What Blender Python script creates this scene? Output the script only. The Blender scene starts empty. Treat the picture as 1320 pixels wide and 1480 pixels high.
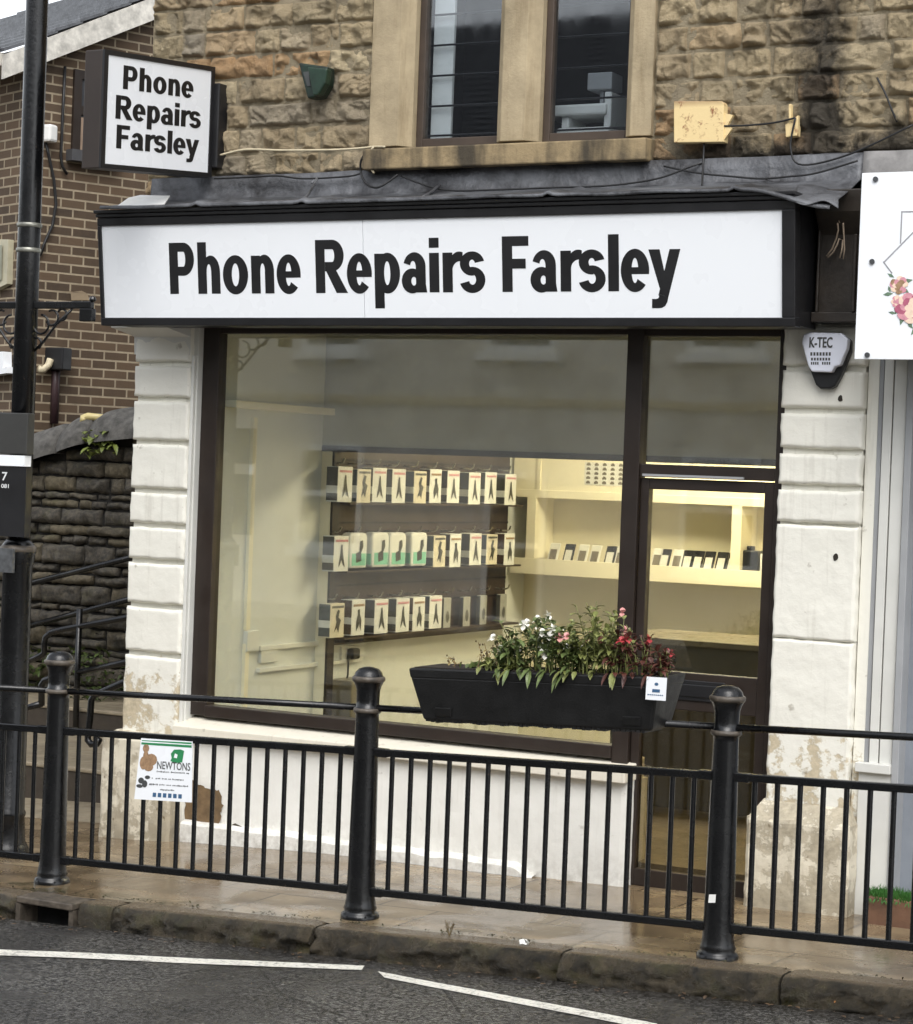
import bpy, bmesh, math, random
from mathutils import Vector, Matrix, noise
RAD = math.radians
sc = bpy.context.scene
COL = sc.collection
# ------------------------------------------------------------------ camera
F_PX, IW, IH = 3200.0, 1320.0, 1480.0
CPOS = Vector((3.6197, -10.0327, 2.0126))
yaw, pitch, roll = RAD(28.06), RAD(-0.93), RAD(2.18)
FWD = Vector((-math.sin(yaw)*math.cos(pitch), math.cos(yaw)*math.cos(pitch), math.sin(pitch)))
r0 = Vector((math.cos(yaw), math.sin(yaw), 0)); u0 = r0.cross(FWD)
RGT = math.cos(roll)*r0 + math.sin(roll)*u0
UPV = -math.sin(roll)*r0 + math.cos(roll)*u0
cd = bpy.data.cameras.new('camera'); cam = bpy.data.objects.new('camera', cd); COL.objects.link(cam)
cam.matrix_world = Matrix(((RGT.x, UPV.x, -FWD.x, CPOS.x), (RGT.y, UPV.y, -FWD.y, CPOS.y), (RGT.z, UPV.z, -FWD.z, CPOS.z), (0, 0, 0, 1)))
cd.sensor_fit = 'HORIZONTAL'; cd.sensor_width = 36.0; cd.lens = F_PX/IW*36.0
cd.clip_start = 0.1; cd.clip_end = 1000
sc.camera = cam
def at(px, py, X=None, Y=None, Z=None):
    """survey helper: the point where the sight line through a photo pixel meets a known plane of the building"""
    d = RGT*((px-IW/2)/F_PX) - UPV*((py-IH/2)/F_PX) + FWD
    if Y is not None: t = (Y-CPOS.y)/d.y
    elif X is not None: t = (X-CPOS.x)/d.x
    else: t = (Z-CPOS.z)/d.z
    return CPOS + d*t
# ------------------------------------------------------------------ light
w = bpy.data.worlds.new('World'); sc.world = w; w.use_nodes = True
nt = w.node_tree; bg = nt.nodes['Background']
sky = nt.nodes.new('ShaderNodeTexSky'); sky.sky_type = 'NISHITA'; sky.sun_disc = False
SUN_EL, SUN_AZ = RAD(50), RAD(148)
sky.sun_elevation = SUN_EL; sky.sun_rotation = SUN_AZ; sky.air_density = 1.0; sky.dust_density = 2.0
hs = nt.nodes.new('ShaderNodeHueSaturation'); hs.inputs['Saturation'].default_value = 0.22
nt.links.new(sky.outputs[0], hs.inputs['Color']); nt.links.new(hs.outputs[0], bg.inputs['Color'])
bg.inputs['Strength'].default_value = 0.15
sd = bpy.data.lights.new('sun', 'SUN'); sd.energy = 0.7; sd.angle = RAD(40); sd.color = (1, 0.97, 0.93)
so = bpy.data.objects.new('sun', sd); COL.objects.link(so)
sdir = Vector((math.sin(SUN_AZ)*math.cos(SUN_EL), math.cos(SUN_AZ)*math.cos(SUN_EL), math.sin(SUN_EL)))
so.rotation_euler = sdir.to_track_quat('Z', 'Y').to_euler(); so.location = sdir*30
sc.view_settings.view_transform = 'Standard'; sc.view_settings.look = 'None'
sc.view_settings.gamma = 1; sc.view_settings.exposure = 1.12
rnd = random.Random(7)
# ------------------------------------------------------------------ materials
def lin(r, g, b):
    f = lambda c: (c/255/12.92) if c/255 <= 0.04045 else ((c/255+0.055)/1.055)**2.4
    return (f(r), f(g), f(b))
class NT:
    def __init__(s, name):
        s.m = bpy.data.materials.new(name); s.m.use_nodes = True; s.t = s.m.node_tree
        s.b = s.t.nodes['Principled BSDF']; s.out = s.t.nodes['Material Output']
        s.geo = s.n('ShaderNodeNewGeometry')
    def n(s, typ, **kw):
        x = s.t.nodes.new(typ)
        for k, v in kw.items(): setattr(x, k, v)
        return x
    def l(s, a, b): s.t.links.new(a, b)
    def noise(s, scale, detail=5, rough=0.6, vec=None, dist=0.0):
        x = s.n('ShaderNodeTexNoise'); x.inputs['Scale'].default_value = scale; x.inputs['Detail'].default_value = detail
        x.inputs['Roughness'].default_value = rough; x.inputs['Distortion'].default_value = dist
        s.l(vec if vec is not None else s.geo.outputs['Position'], x.inputs['Vector']); return x.outputs['Fac']
    def voro(s, scale, vec=None, feature='F1'):
        x = s.n('ShaderNodeTexVoronoi', feature=feature); x.inputs['Scale'].default_value = scale
        s.l(vec if vec is not None else s.geo.outputs['Position'], x.inputs['Vector']); return x
    def ramp(s, fac, lo, hi, a=0.0, b=1.0):
        x = s.n('ShaderNodeMapRange'); x.inputs[1].default_value = lo; x.inputs[2].default_value = hi
        x.inputs[3].default_value = a; x.inputs[4].default_value = b; s.l(fac, x.inputs[0]); return x.outputs[0]
    def mix(s, fac, a, b, mode='MIX'):
        x = s.n('ShaderNodeMix', data_type='RGBA', blend_type=mode)
        for sock, v in ((x.inputs[0], fac), (x.inputs[6], a), (x.inputs[7], b)):
            if isinstance(v, (int, float)): sock.default_value = v
            elif isinstance(v, tuple): sock.default_value = (*v[:3], 1)
            else: s.l(v, sock)
        return x.outputs[2]
    def math(s, op, a, b=0.0):
        x = s.n('ShaderNodeMath', operation=op)
        for sock, v in ((x.inputs[0], a), (x.inputs[1], b)):
            if isinstance(v, (int, float)): sock.default_value = v
            else: s.l(v, sock)
        return x.outputs[0]
    def sep(s):
        x = s.n('ShaderNodeSeparateXYZ'); s.l(s.geo.outputs['Position'], x.inputs[0]); return x.outputs
    def bump(s, h, strength=0.5, dist=0.01, prev=None):
        x = s.n('ShaderNodeBump'); x.inputs['Strength'].default_value = strength; x.inputs['Distance'].default_value = dist
        s.l(h, x.inputs['Height'])
        if prev is not None: s.l(prev, x.inputs['Normal'])
        s.l(x.outputs[0], s.b.inputs['Normal']); return x.outputs[0]
    def col(s, c):
        if isinstance(c, tuple): s.b.inputs['Base Color'].default_value = (*c[:3], 1)
        else: s.l(c, s.b.inputs['Base Color'])
    def rough(s, r):
        if isinstance(r, (int, float)): s.b.inputs['Roughness'].default_value = r
        else: s.l(r, s.b.inputs['Roughness'])
MC = {}
def pm(name, c, rough=0.6, var=0.25, scale=6.0, bump=0.0, bscale=60.0, metal=0.0, spec=0.5, c2=None):
    if name in MC: return MC[name]
    t = NT(name); f = t.noise(scale)
    d = c2 if c2 else tuple(v*(1-var) for v in c)
    t.col(t.mix(t.ramp(f, 0.35, 0.65), d, c)); f2 = t.noise(scale*2.3, 3)
    t.rough(t.ramp(f2, 0.3, 0.7, max(rough-0.1, 0.03), min(rough+0.1, 1)))
    t.b.inputs['Metallic'].default_value = metal; t.b.inputs['Specular IOR Level'].default_value = spec
    if bump: t.bump(t.noise(bscale, 4), bump, 0.006)
    MC[name] = t.m; return t.m
def emis(name, c, s):
    t = NT(name); t.col((0.8, 0.8, 0.8)); t.b.inputs['Emission Color'].default_value = (*c, 1); t.b.inputs['Emission Strength'].default_value = s
    return t.m
def glass(name, tint=(0.93, 0.95, 0.93), ior=1.75, bump=0.0):
    t = NT(name); tr = t.n('ShaderNodeBsdfTransparent'); tr.inputs[0].default_value = (*tint, 1)
    gl = t.n('ShaderNodeBsdfGlossy'); mp = t.n('ShaderNodeMapping'); mp.inputs['Scale'].default_value = (9, 9, 1.2); t.l(t.geo.outputs['Position'], mp.inputs[0]); t.l(t.ramp(t.noise(1, 5, 0.7, vec=mp.outputs[0]), 0.4, 0.75, 0.012, 0.07), gl.inputs['Roughness'])
    fr = t.n('ShaderNodeFresnel'); t.l(t.ramp(t.geo.outputs['Backfacing'], 0, 1, ior, 1/ior) if False else t.math('ADD', ior, t.math('MULTIPLY', t.geo.outputs['Backfacing'], 1/ior-ior)), fr.inputs['IOR'])
    if bump:
        bn = t.n('ShaderNodeBump'); bn.inputs['Strength'].default_value = bump; bn.inputs['Distance'].default_value = 0.01
        t.l(t.noise(2.2, 1), bn.inputs['Height']); t.l(bn.outputs[0], gl.inputs['Normal'])
    ms = t.n('ShaderNodeMixShader'); t.l(fr.outputs[0], ms.inputs[0]); t.l(tr.outputs[0], ms.inputs[1]); t.l(gl.outputs[0], ms.inputs[2])
    t.l(ms.outputs[0], t.out.inputs['Surface']); return t.m
def stone_mat(name, cols, stain, stain_amt, bscale=45):
    t = NT(name); rp = t.geo.outputs['Random Per Island']
    cr = t.n('ShaderNodeValToRGB'); cr.color_ramp.interpolation = 'LINEAR'
    e = cr.color_ramp.elements
    while len(e) < len(cols): e.new(0.5)
    for i, c in enumerate(cols): e[i].position = i/(len(cols)-1); e[i].color = (*c, 1)
    t.l(rp, cr.inputs[0])
    g = t.noise(9, 8, 0.7); base = t.mix(t.ramp(g, 0.3, 0.7), t.mix(0.18, cr.outputs[0], (0.09, 0.065, 0.04)), cr.outputs[0])
    base = t.mix(t.ramp(t.noise(24, 9, 0.8, dist=0.6), 0.42, 0.33, 0, 0.6), base, (0.08, 0.06, 0.04))  # shade of the crevices in the stone face painted into the colour
    g3 = t.noise(34, 6, 0.7); base = t.mix(t.ramp(g3, 0.4, 0.75, 0, 0.4), base, t.mix(0.5, cr.outputs[0], (0.5, 0.42, 0.28)))
    st = t.noise(1.9, 6, 0.65, dist=0.6); st2 = t.noise(14, 5, 0.7)
    sm = t.ramp(t.math('ADD', st, t.math('MULTIPLY', st2, 0.35)), 0.66, 0.84, 0, stain_amt)
    base = t.mix(sm, base, stain)
    return t, base, g3
SOOT = (0.022, 0.019, 0.015)
def mk_sandstone(nm, cols):
    t, base, g3 = stone_mat(nm, cols, (0.12, 0.10, 0.075), 0.3)
    x, y, z = t.sep()
    nz = t.noise(3.2, 6, 0.7)
    # run-off soot on the right (a stained band below a leaking joint) and along the foot of the wall
    bx = t.ramp(t.math('ABSOLUTE', t.math('SUBTRACT', t.math('ADD', x, t.math('MULTIPLY', nz, 0.35)), 0.29)), 0.03, 0.22, 1, 0)
    gate = t.ramp(z, 3.5, 4.5, 1, 0.5)
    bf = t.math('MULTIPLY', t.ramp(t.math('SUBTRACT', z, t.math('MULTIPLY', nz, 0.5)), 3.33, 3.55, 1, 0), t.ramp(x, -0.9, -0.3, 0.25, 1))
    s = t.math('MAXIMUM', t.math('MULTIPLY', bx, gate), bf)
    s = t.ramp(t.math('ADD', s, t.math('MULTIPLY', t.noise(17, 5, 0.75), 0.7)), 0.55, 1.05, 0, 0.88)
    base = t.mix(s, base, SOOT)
    t.col(base); t.rough(0.85)
    t.bump(t.math('ADD', t.noise(24, 9, 0.8, dist=0.6), t.math('MULTIPLY', t.noise(110, 4, 0.7), 0.4)), 1.0, 0.045)
    return t.m
M_SAND = mk_sandstone('rock_faced_sandstone', [lin(184, 168, 136), lin(210, 190, 152), lin(192, 172, 138), lin(224, 206, 168), lin(200, 154, 104), lin(214, 194, 158), lin(170, 160, 142)])
M_MORTAR = mk_sandstone('sandy_mortar', [lin(176, 162, 134), lin(186, 172, 144)])
def mk_dressed():
    t = NT('dressed_ochre_stone'); z = t.sep()[2]
    a = t.noise(4, 6, 0.65); mp = t.n('ShaderNodeMapping'); mp.inputs['Scale'].default_value = (14, 14, 1.5); t.l(t.geo.outputs['Position'], mp.inputs[0])
    b = t.noise(1, 5, 0.7, vec=mp.outputs[0])
    c = t.mix(t.ramp(a, 0.3, 0.7), lin(138, 125, 100), lin(178, 162, 132)); c = t.mix(t.ramp(b, 0.5, 0.75, 0, 0.55), c, lin(110, 92, 62))
    t.col(c); t.rough(0.85); t.bump(t.noise(60, 6, 0.7), 0.35, 0.01); return t.m
M_DRESS = mk_dressed()
def mk_sill():
    t = NT('weathered_stone_sill'); a = t.noise(5, 6, 0.7)
    mp = t.n('ShaderNodeMapping'); mp.inputs['Scale'].default_value = (6, 6, 1); t.l(t.geo.outputs['Position'], mp.inputs[0])
    c = t.mix(t.ramp(t.noise(1, 4, 0.6, vec=mp.outputs[0]), 0.42, 0.62), lin(70, 62, 48), lin(148, 130, 98))
    t.col(t.mix(t.ramp(a, 0.45, 0.7, 0, 0.6), c, SOOT)); t.rough(0.85); t.bump(t.noise(50, 6), 0.4, 0.01); return t.m
M_SILL = mk_sill()
def mk_white(name, c, peel_top, expose=lin(200, 187, 160), grime=0.5, peel=0.62, low_peel=0.2):
    t = NT(name); x, y, z = t.sep()
    n1 = t.noise(5.5, 7, 0.7); n2 = t.noise(22, 6, 0.7); n3 = t.noise(1.7, 4)
    base = t.mix(t.ramp(n3, 0.3, 0.7), tuple(v*0.93 for v in c), c)
    hgt = t.ramp(z, peel_top-0.10, peel_top+0.06, low_peel, 0)
    bare = t.ramp(t.math('ADD', n1, hgt), peel+0.12, peel+0.17)
    ec = t.mix(t.ramp(n2, 0.35, 0.65), tuple(v*0.62 for v in expose), expose)
    base = t.mix(bare, base, ec)
    spots = t.ramp(t.math('ADD', t.noise(13, 3, 0.6), t.math('MULTIPLY', n2, 0.25)), 0.80, 0.88)
    mp = t.n('ShaderNodeMapping'); mp.inputs['Scale'].default_value = (16, 16, 1.3); t.l(t.geo.outputs['Position'], mp.inputs[0])
    streak = t.ramp(t.noise(1, 5, 0.65, vec=mp.outputs[0]), 0.56, 0.78)
    dirt = t.math('MULTIPLY', t.math('MAXIMUM', spots, t.math('MULTIPLY', streak, 0.6)), grime)
    low = t.ramp(t.math('ADD', z, t.math('MULTIPLY', n1, 0.25)), 0.08, 0.32, 0.5, 0)
    dirt = t.math('MAXIMUM', dirt, t.math('MULTIPLY', low, t.ramp(n2, 0.4, 0.65)))
    base = t.mix(dirt, base, lin(112, 100, 78))
    t.col(base); t.rough(0.6)
    t.bump(t.math('ADD', t.math('MULTIPLY', n2, 0.7), t.math('MULTIPLY', bare, -0.5)), 0.35, 0.012); return t.m
M_PILA = mk_white('flaking_white_masonry_paint', lin(228, 226, 215), 0.93, grime=0.5, low_peel=0.26)
M_PLINTH = mk_white('peeling_plinth_paint', lin(212, 204, 184), 0.9, expose=lin(184, 174, 152), grime=1.0, peel=0.53)
M_RISER = mk_white('white_painted_render', lin(230, 229, 222), 0.02, grime=0.3, peel=0.66)
M_WOODW = pm('white_gloss_timber', lin(214, 214, 208), 0.4, 0.12, 3)
M_FRAME = pm('dark_brown_frame', lin(46, 38, 33), 0.42, 0.25, 4, spec=0.4)
M_FRAMEB = pm('brown_window_timber', lin(70, 58, 48), 0.5, 0.3, 5)
M_BLACK = pm('black_sign_trim', lin(30, 30, 32), 0.38, 0.3, 3)
M_SIGN = pm('white_sign_vinyl', lin(234, 237, 240), 0.28, 0.0, 1.5, spec=0.35)
M_LETTER = pm('black_sign_lettering', lin(20, 20, 22), 0.5, 0.1, 3)
M_GLASS = glass('shop_window_glass', ior=2.45, bump=0.02)
M_GLASS2 = glass('upper_window_glass', (0.86, 0.89, 0.91), 1.85, 0.03)
def mk_iron():
    t = NT('black_gloss_iron_paint'); n1 = t.noise(18, 6, 0.7)
    x, y, z = t.sep()
    t.col(t.mix(t.ramp(t.math('ADD', n1, t.math('MULTIPLY', t.noise(70, 4, 0.7), 0.3)), 0.84, 0.92), lin(9, 10, 12), lin(74, 58, 46))); t.rough(t.ramp(t.noise(9, 4), 0.3, 0.7, 0.14, 0.34))
    t.bump(t.noise(45, 5, 0.7), 0.25, 0.006); t.b.inputs['Specular IOR Level'].default_value = 0.5; return t.m
M_IRON = mk_iron()
M_IRONW = pm('worn_iron_edge', lin(92, 84, 74), 0.45, 0.6, 25, 0.3, 80)
def mk_lead():
    t = NT('weathered_lead'); a = t.noise(3.5, 7, 0.7, dist=0.5); b = t.noise(26, 6, 0.7)
    c = t.mix(t.ramp(a, 0.35, 0.68), lin(44, 44, 46), lin(112, 114, 118)); c = t.mix(t.ramp(b, 0.55, 0.8, 0, 0.6), c, lin(40, 38, 36))
    t.col(c); t.rough(t.ramp(a, 0.3, 0.7, 0.32, 0.6)); t.b.inputs['Metallic'].default_value = 0.25
    t.bump(t.math('ADD', t.noise(7, 4, 0.6), t.math('MULTIPLY', b, 0.3)), 0.6, 0.03); return t.m
M_LEAD = mk_lead()
def brick_vec(t, ang, sx=1.0):
    mp = t.n('ShaderNodeMapping'); mp.inputs['Rotation'].default_value = (RAD(-90), 0, 0)
    return mp
def mk_brick():
    t = NT('brown_brickwork'); tc = t.n('ShaderNodeTexCoord')
    br = t.n('ShaderNodeTexBrick'); t.l(tc.outputs['UV'], br.inputs['Vector'])
    br.inputs['Scale'].default_value = 1; br.inputs['Brick Width'].default_value = 0.225; br.inputs['Row Height'].default_value = 0.075
    br.inputs['Mortar Size'].default_value = 0.0085; br.inputs['Mortar Smooth'].default_value = 0.2; br.inputs['Bias'].default_value = 0.0
    br.inputs['Color1'].default_value = (*lin(94, 76, 58), 1); br.inputs['Color2'].default_value = (*lin(60, 49, 39), 1); br.inputs['Mortar'].default_value = (*lin(164, 146, 120), 1)
    n = t.noise(8, 6, 0.7); c = t.mix(t.ramp(n, 0.3, 0.75, 0, 0.5), br.outputs['Color'], lin(96, 78, 58), 'MIX')
    c = t.mix(t.ramp(br.outputs['Fac'], 0.2, 0.8), c, t.mix(t.ramp(n, 0.3, 0.7), lin(134, 121, 101), lin(166, 152, 128)))
    t.col(c); t.rough(0.85)
    h = t.math('ADD', t.math('MULTIPLY', br.outputs['Fac'], -1.0), t.math('MULTIPLY', t.noise(70, 5, 0.7), 0.35)); t.bump(h, 0.7, 0.012); return t.m
M_BRICK = mk_brick()
def mk_dark_stone():
    t, base, g3 = stone_mat('dark_mossy_rubble', [lin(46, 45, 43), lin(68, 66, 61), lin(54, 53, 51), lin(84, 77, 60), lin(60, 58, 54)], (0.012, 0.011, 0.009), 0.8)
    base = t.mix(t.ramp(t.noise(5, 6, 0.7), 0.55, 0.75, 0, 0.35), base, lin(84, 84, 40))
    t.col(base); t.rough(0.85); t.bump(t.noise(38, 7, 0.75), 0.9, 0.02); return t.m
M_DSTONE = mk_dark_stone()
M_DGAP = pm('dark_joint_earth', lin(24, 22, 18), 0.95, 0.4, 9)
M_COPE = pm('grey_coping_stone', lin(92, 90, 86), 0.85, 0.55, 14, 0.7, 60)
def mk_pave():
    t = NT('wet_flagstones'); tc = t.n('ShaderNodeTexCoord'); x, y, z = t.sep()
    br = t.n('ShaderNodeTexBrick'); mp = t.n('ShaderNodeMapping'); t.l(t.geo.outputs['Position'], mp.inputs[0]); mp.inputs['Location'].default_value = (0.3, 0.05, 0)
    t.l(mp.outputs[0], br.inputs['Vector']); br.inputs['Scale'].default_value = 1; br.inputs['Brick Width'].default_value = 0.86; br.inputs['Row Height'].default_value = 0.52
    br.inputs['Mortar Size'].default_value = 0.007; br.inputs['Mortar Smooth'].default_value = 0.2; br.offset = 0.37
    br.inputs['Color1'].default_value = (*lin(152, 134, 106), 1); br.inputs['Color2'].default_value = (*lin(116, 99, 76), 1); br.inputs['Mortar'].default_value = (*lin(58, 48, 36), 1)
    n = t.noise(3, 7, 0.65, dist=0.4); n2 = t.noise(40, 6, 0.7)
    c = t.mix(t.ramp(n, 0.42, 0.68, 0, 0.8), br.outputs['Color'], lin(82, 67, 49))
    c = t.mix(t.ramp(n2, 0.5, 0.8, 0, 0.4), c, lin(66, 56, 44))
    moss = t.math('MULTIPLY', t.ramp(t.math('ADD', y, t.math('MULTIPLY', t.noise(4, 6, 0.7), -0.45)), -1.72, -1.62, 1, 0), t.ramp(t.noise(11, 5, 0.7), 0.42, 0.6))
    c = t.mix(t.math('MULTIPLY', moss, 0.8), c, lin(58, 54, 34))
    t.col(c)
    wet = t.ramp(t.math('ADD', t.noise(2.1, 5, 0.6, dist=0.8), t.math('MULTIPLY', n2, 0.12)), 0.44, 0.66, 0.05, 0.36)
    t.rough(wet); t.b.inputs['Specular IOR Level'].default_value = 0.6
    h = t.math('ADD', t.math('MULTIPLY', br.outputs['Fac'], -0.8), t.math('MULTIPLY', t.noise(5, 4), 0.25)); h = t.math('ADD', h, t.math('MULTIPLY', n2, 0.12))
    t.bump(h, 0.3, 0.010); return t.m
M_PAVE = mk_pave()
def mk_road():
    t = NT('wet_asphalt'); v = t.voro(95); n = t.noise(420, 3, 0.7); n1 = t.noise(2.2, 6, 0.65, dist=0.4); n4 = t.noise(48, 5, 0.85)
    c = t.mix(t.ramp(n4, 0.44, 0.62), lin(24, 24, 24), lin(118, 116, 112)); c = t.mix(t.ramp(n1, 0.45, 0.75, 0.0, 0.5), c, lin(44, 42, 40))
    pt = t.ramp(t.noise(0.9, 4, 0.6, dist=0.6), 0.45, 0.6); c = t.mix(t.math('MULTIPLY', pt, 0.55), c, lin(30, 29, 28))
    vc = t.voro(1.1, feature='DISTANCE_TO_EDGE'); c = t.mix(t.ramp(t.math('ADD', vc.outputs['Distance'], t.math('MULTIPLY', t.noise(12, 4), 0.02)), 0.012, 0.02, 0.6, 0), c, lin(18, 17, 17))
    x, y, z = t.sep(); gut = t.ramp(t.math('ADD', y, t.math('MULTIPLY', t.noise(6, 5, 0.7), -0.25)), -1.98, -1.82, 0, 0.6); c = t.mix(gut, c, lin(34, 30, 24))
    t.col(c); t.rough(t.ramp(n1, 0.35, 0.65, 0.07, 0.30)); t.b.inputs['Specular IOR Level'].default_value = 0.6
    t.bump(t.math('ADD', t.math('MULTIPLY', v.outputs['Distance'], 1.0), n4), 0.6, 0.012); return t.m
M_ROAD = mk_road()
def mk_paint():
    t = NT('worn_road_paint'); n = t.noise(60, 6, 0.75); n2 = t.noise(9, 5, 0.7)
    t.col(t.mix(t.ramp(t.math('ADD', n, t.math('MULTIPLY', n2, 0.4)), 0.70, 0.88), lin(222, 220, 210), lin(92, 89, 84))); t.rough(0.4)
    t.bump(t.noise(95, 4, 0.75), 0.6, 0.008); return t.m
M_PAINT = mk_paint()
def mk_kerb():
    t = NT('rough_mossy_kerbstone'); n = t.noise(7, 7, 0.7, dist=0.5); n2 = t.noise(30, 6, 0.75); z = t.sep()[2]
    c = t.mix(t.ramp(n, 0.35, 0.65), lin(30, 27, 20), lin(76, 67, 50)); c = t.mix(t.ramp(n2, 0.45, 0.7, 0, 0.7), c, lin(36, 32, 22))
    c = t.mix(t.ramp(t.noise(4.2, 5, 0.7), 0.5, 0.66, 0, 0.7), c, lin(62, 60, 30))
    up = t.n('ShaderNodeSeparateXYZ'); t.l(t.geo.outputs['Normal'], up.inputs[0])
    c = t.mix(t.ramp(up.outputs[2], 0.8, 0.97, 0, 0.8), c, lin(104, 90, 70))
    t.col(c); t.rough(t.ramp(n, 0.3, 0.7, 0.08, 0.42)); t.bump(t.math('ADD', t.noise(26, 8, 0.8), t.math('MULTIPLY', n, 0.6)), 0.9, 0.025); return t.m
M_KERB = mk_kerb()
M_CREAM = pm('cream_interior_paint', lin(238, 231, 206), 0.6, 0.06, 2)
M_CREAMG = pm('cream_shelf_gloss', lin(242, 235, 212), 0.4, 0.04, 2)
M_BOARD = pm('dark_brown_display_board', lin(66, 52, 42), 0.5, 0.3, 3)
M_PLASW = pm('white_plastic', lin(226, 226, 222), 0.35, 0.06, 4)
M_STEEL = pm('bright_hook_steel', lin(176, 172, 160), 0.28, 0.2, 8, metal=0.8)
M_PKTD = pm('packet_dark_side', lin(92, 91, 86), 0.45, 0.3, 12)
M_PKTW = pm('packet_white_card', lin(232, 234, 236), 0.4, 0.1, 12)
M_PKTG = pm('packet_mint_print', lin(132, 206, 184), 0.4, 0.15, 12)
M_PKTK = pm('packet_black_print', lin(62, 62, 58), 0.45, 0.2, 12)
M_PHONEK = pm('black_phone_case', lin(26, 25, 25), 0.35, 0.2, 9)
M_CTOP = pm('grey_counter_top', lin(120, 112, 96), 0.35, 0.2, 6)
M_CFRONT = pm('dark_counter_panel', lin(86, 82, 72), 0.5, 0.3, 4)
M_PLANTER = pm('black_planter_plastic', lin(19, 19, 19), 0.5, 0.3, 6, 0.25, 120)
M_GREENBOX = pm('dark_green_alarm_enamel', lin(20, 44, 31), 0.45, 0.45, 22, 0.3, 40, c2=lin(18, 28, 22))
M_RUST = None
def mk_rust():
    t = NT('rusted_cream_metal'); n = t.noise(16, 7, 0.75, dist=0.3); z = t.sep()[2]
    c = t.mix(t.ramp(n, 0.56, 0.66), lin(222, 198, 146), lin(126, 66, 32)); c = t.mix(t.ramp(z, 3.84, 3.885, 0, 0.85), c, lin(104, 52, 28))
    t.col(c); t.rough(0.6); t.bump(n, 0.4, 0.008); return t.m
M_RUST = mk_rust()
M_CABLEK = pm('black_cable', lin(26, 26, 27), 0.5, 0.3, 20)
M_CABLEW = pm('cream_cable', lin(206, 194, 164), 0.5, 0.2, 20)
M_SLATE = pm('wet_grey_slate', lin(96, 98, 102), 0.3, 0.5, 9, 0.5, 30)
M_LEAF = pm('mid_green_leaf', lin(104, 120, 68), 0.45, 0.55, 25)
M_LEAFY = pm('yellow_green_leaf', lin(128, 134, 76), 0.45, 0.4, 25)
M_LEAFR = pm('bronze_red_leaf', lin(92, 52, 42), 0.45, 0.5, 25)
M_STRAW = pm('dry_brown_stem', lin(126, 104, 72), 0.7, 0.4, 30)
M_PETW = pm('white_petal', lin(238, 236, 226), 0.5, 0.05, 30)
M_PETP = pm('pink_petal', lin(216, 156, 150), 0.5, 0.25, 30)
M_PETR = pm('red_petal', lin(176, 62, 66), 0.5, 0.3, 30)
M_IVY = pm('dark_ivy_leaf', lin(72, 88, 36), 0.5, 0.6, 14)
M_TURF = pm('artificial_grass', lin(60, 116, 44), 0.7, 0.4, 40)
M_GREYP = pm('grey_painted_timber', lin(158, 160, 162), 0.45, 0.12, 4)
M_TERRA = pm('brown_timber_box', lin(112, 82, 62), 0.7, 0.4, 9, 0.3, 40)
M_NAVY = pm('print_navy', lin(60, 96, 130), 0.5, 0.1, 20)
M_GRN = pm('print_green', lin(46, 134, 84), 0.5, 0.1, 20)
M_TAN = pm('print_tan', lin(168, 136, 104), 0.5, 0.4, 60)
M_INK = pm('print_grey_ink', lin(70, 72, 72), 0.5, 0.1, 20)
M_ROSE = pm('print_rose_pink', lin(214, 150, 162), 0.5, 0.2, 60)
M_ROSED = pm('print_rose_deep', lin(178, 96, 120), 0.5, 0.2, 60)
M_BLUSH = pm('print_blush', lin(238, 212, 190), 0.5, 0.12, 60)
M_SAGE = pm('print_sage_leaf', lin(110, 136, 112), 0.5, 0.35, 60)
M_GREYMET = pm('dark_grey_sign_box', lin(58, 58, 56), 0.45, 0.2, 5)
M_BLINE = pm('white_numerals', lin(224, 226, 226), 0.4, 0.05, 5)
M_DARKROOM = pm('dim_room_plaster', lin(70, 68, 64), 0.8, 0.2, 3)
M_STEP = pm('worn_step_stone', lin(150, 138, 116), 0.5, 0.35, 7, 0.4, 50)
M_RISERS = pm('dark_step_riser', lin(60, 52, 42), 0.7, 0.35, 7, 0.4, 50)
M_OPP = pm('opposite_stone', lin(214, 210, 200), 0.85, 0.3, 2.5, 0.4, 30)
M_WBOARD = pm('weathered_white_board', lin(214, 210, 200), 0.6, 0.45, 11, 0.4, 30)
M_CONSOLE = pm('dark_bronze_console', lin(54, 48, 42), 0.4, 0.45, 8, 0.25, 30)
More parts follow.
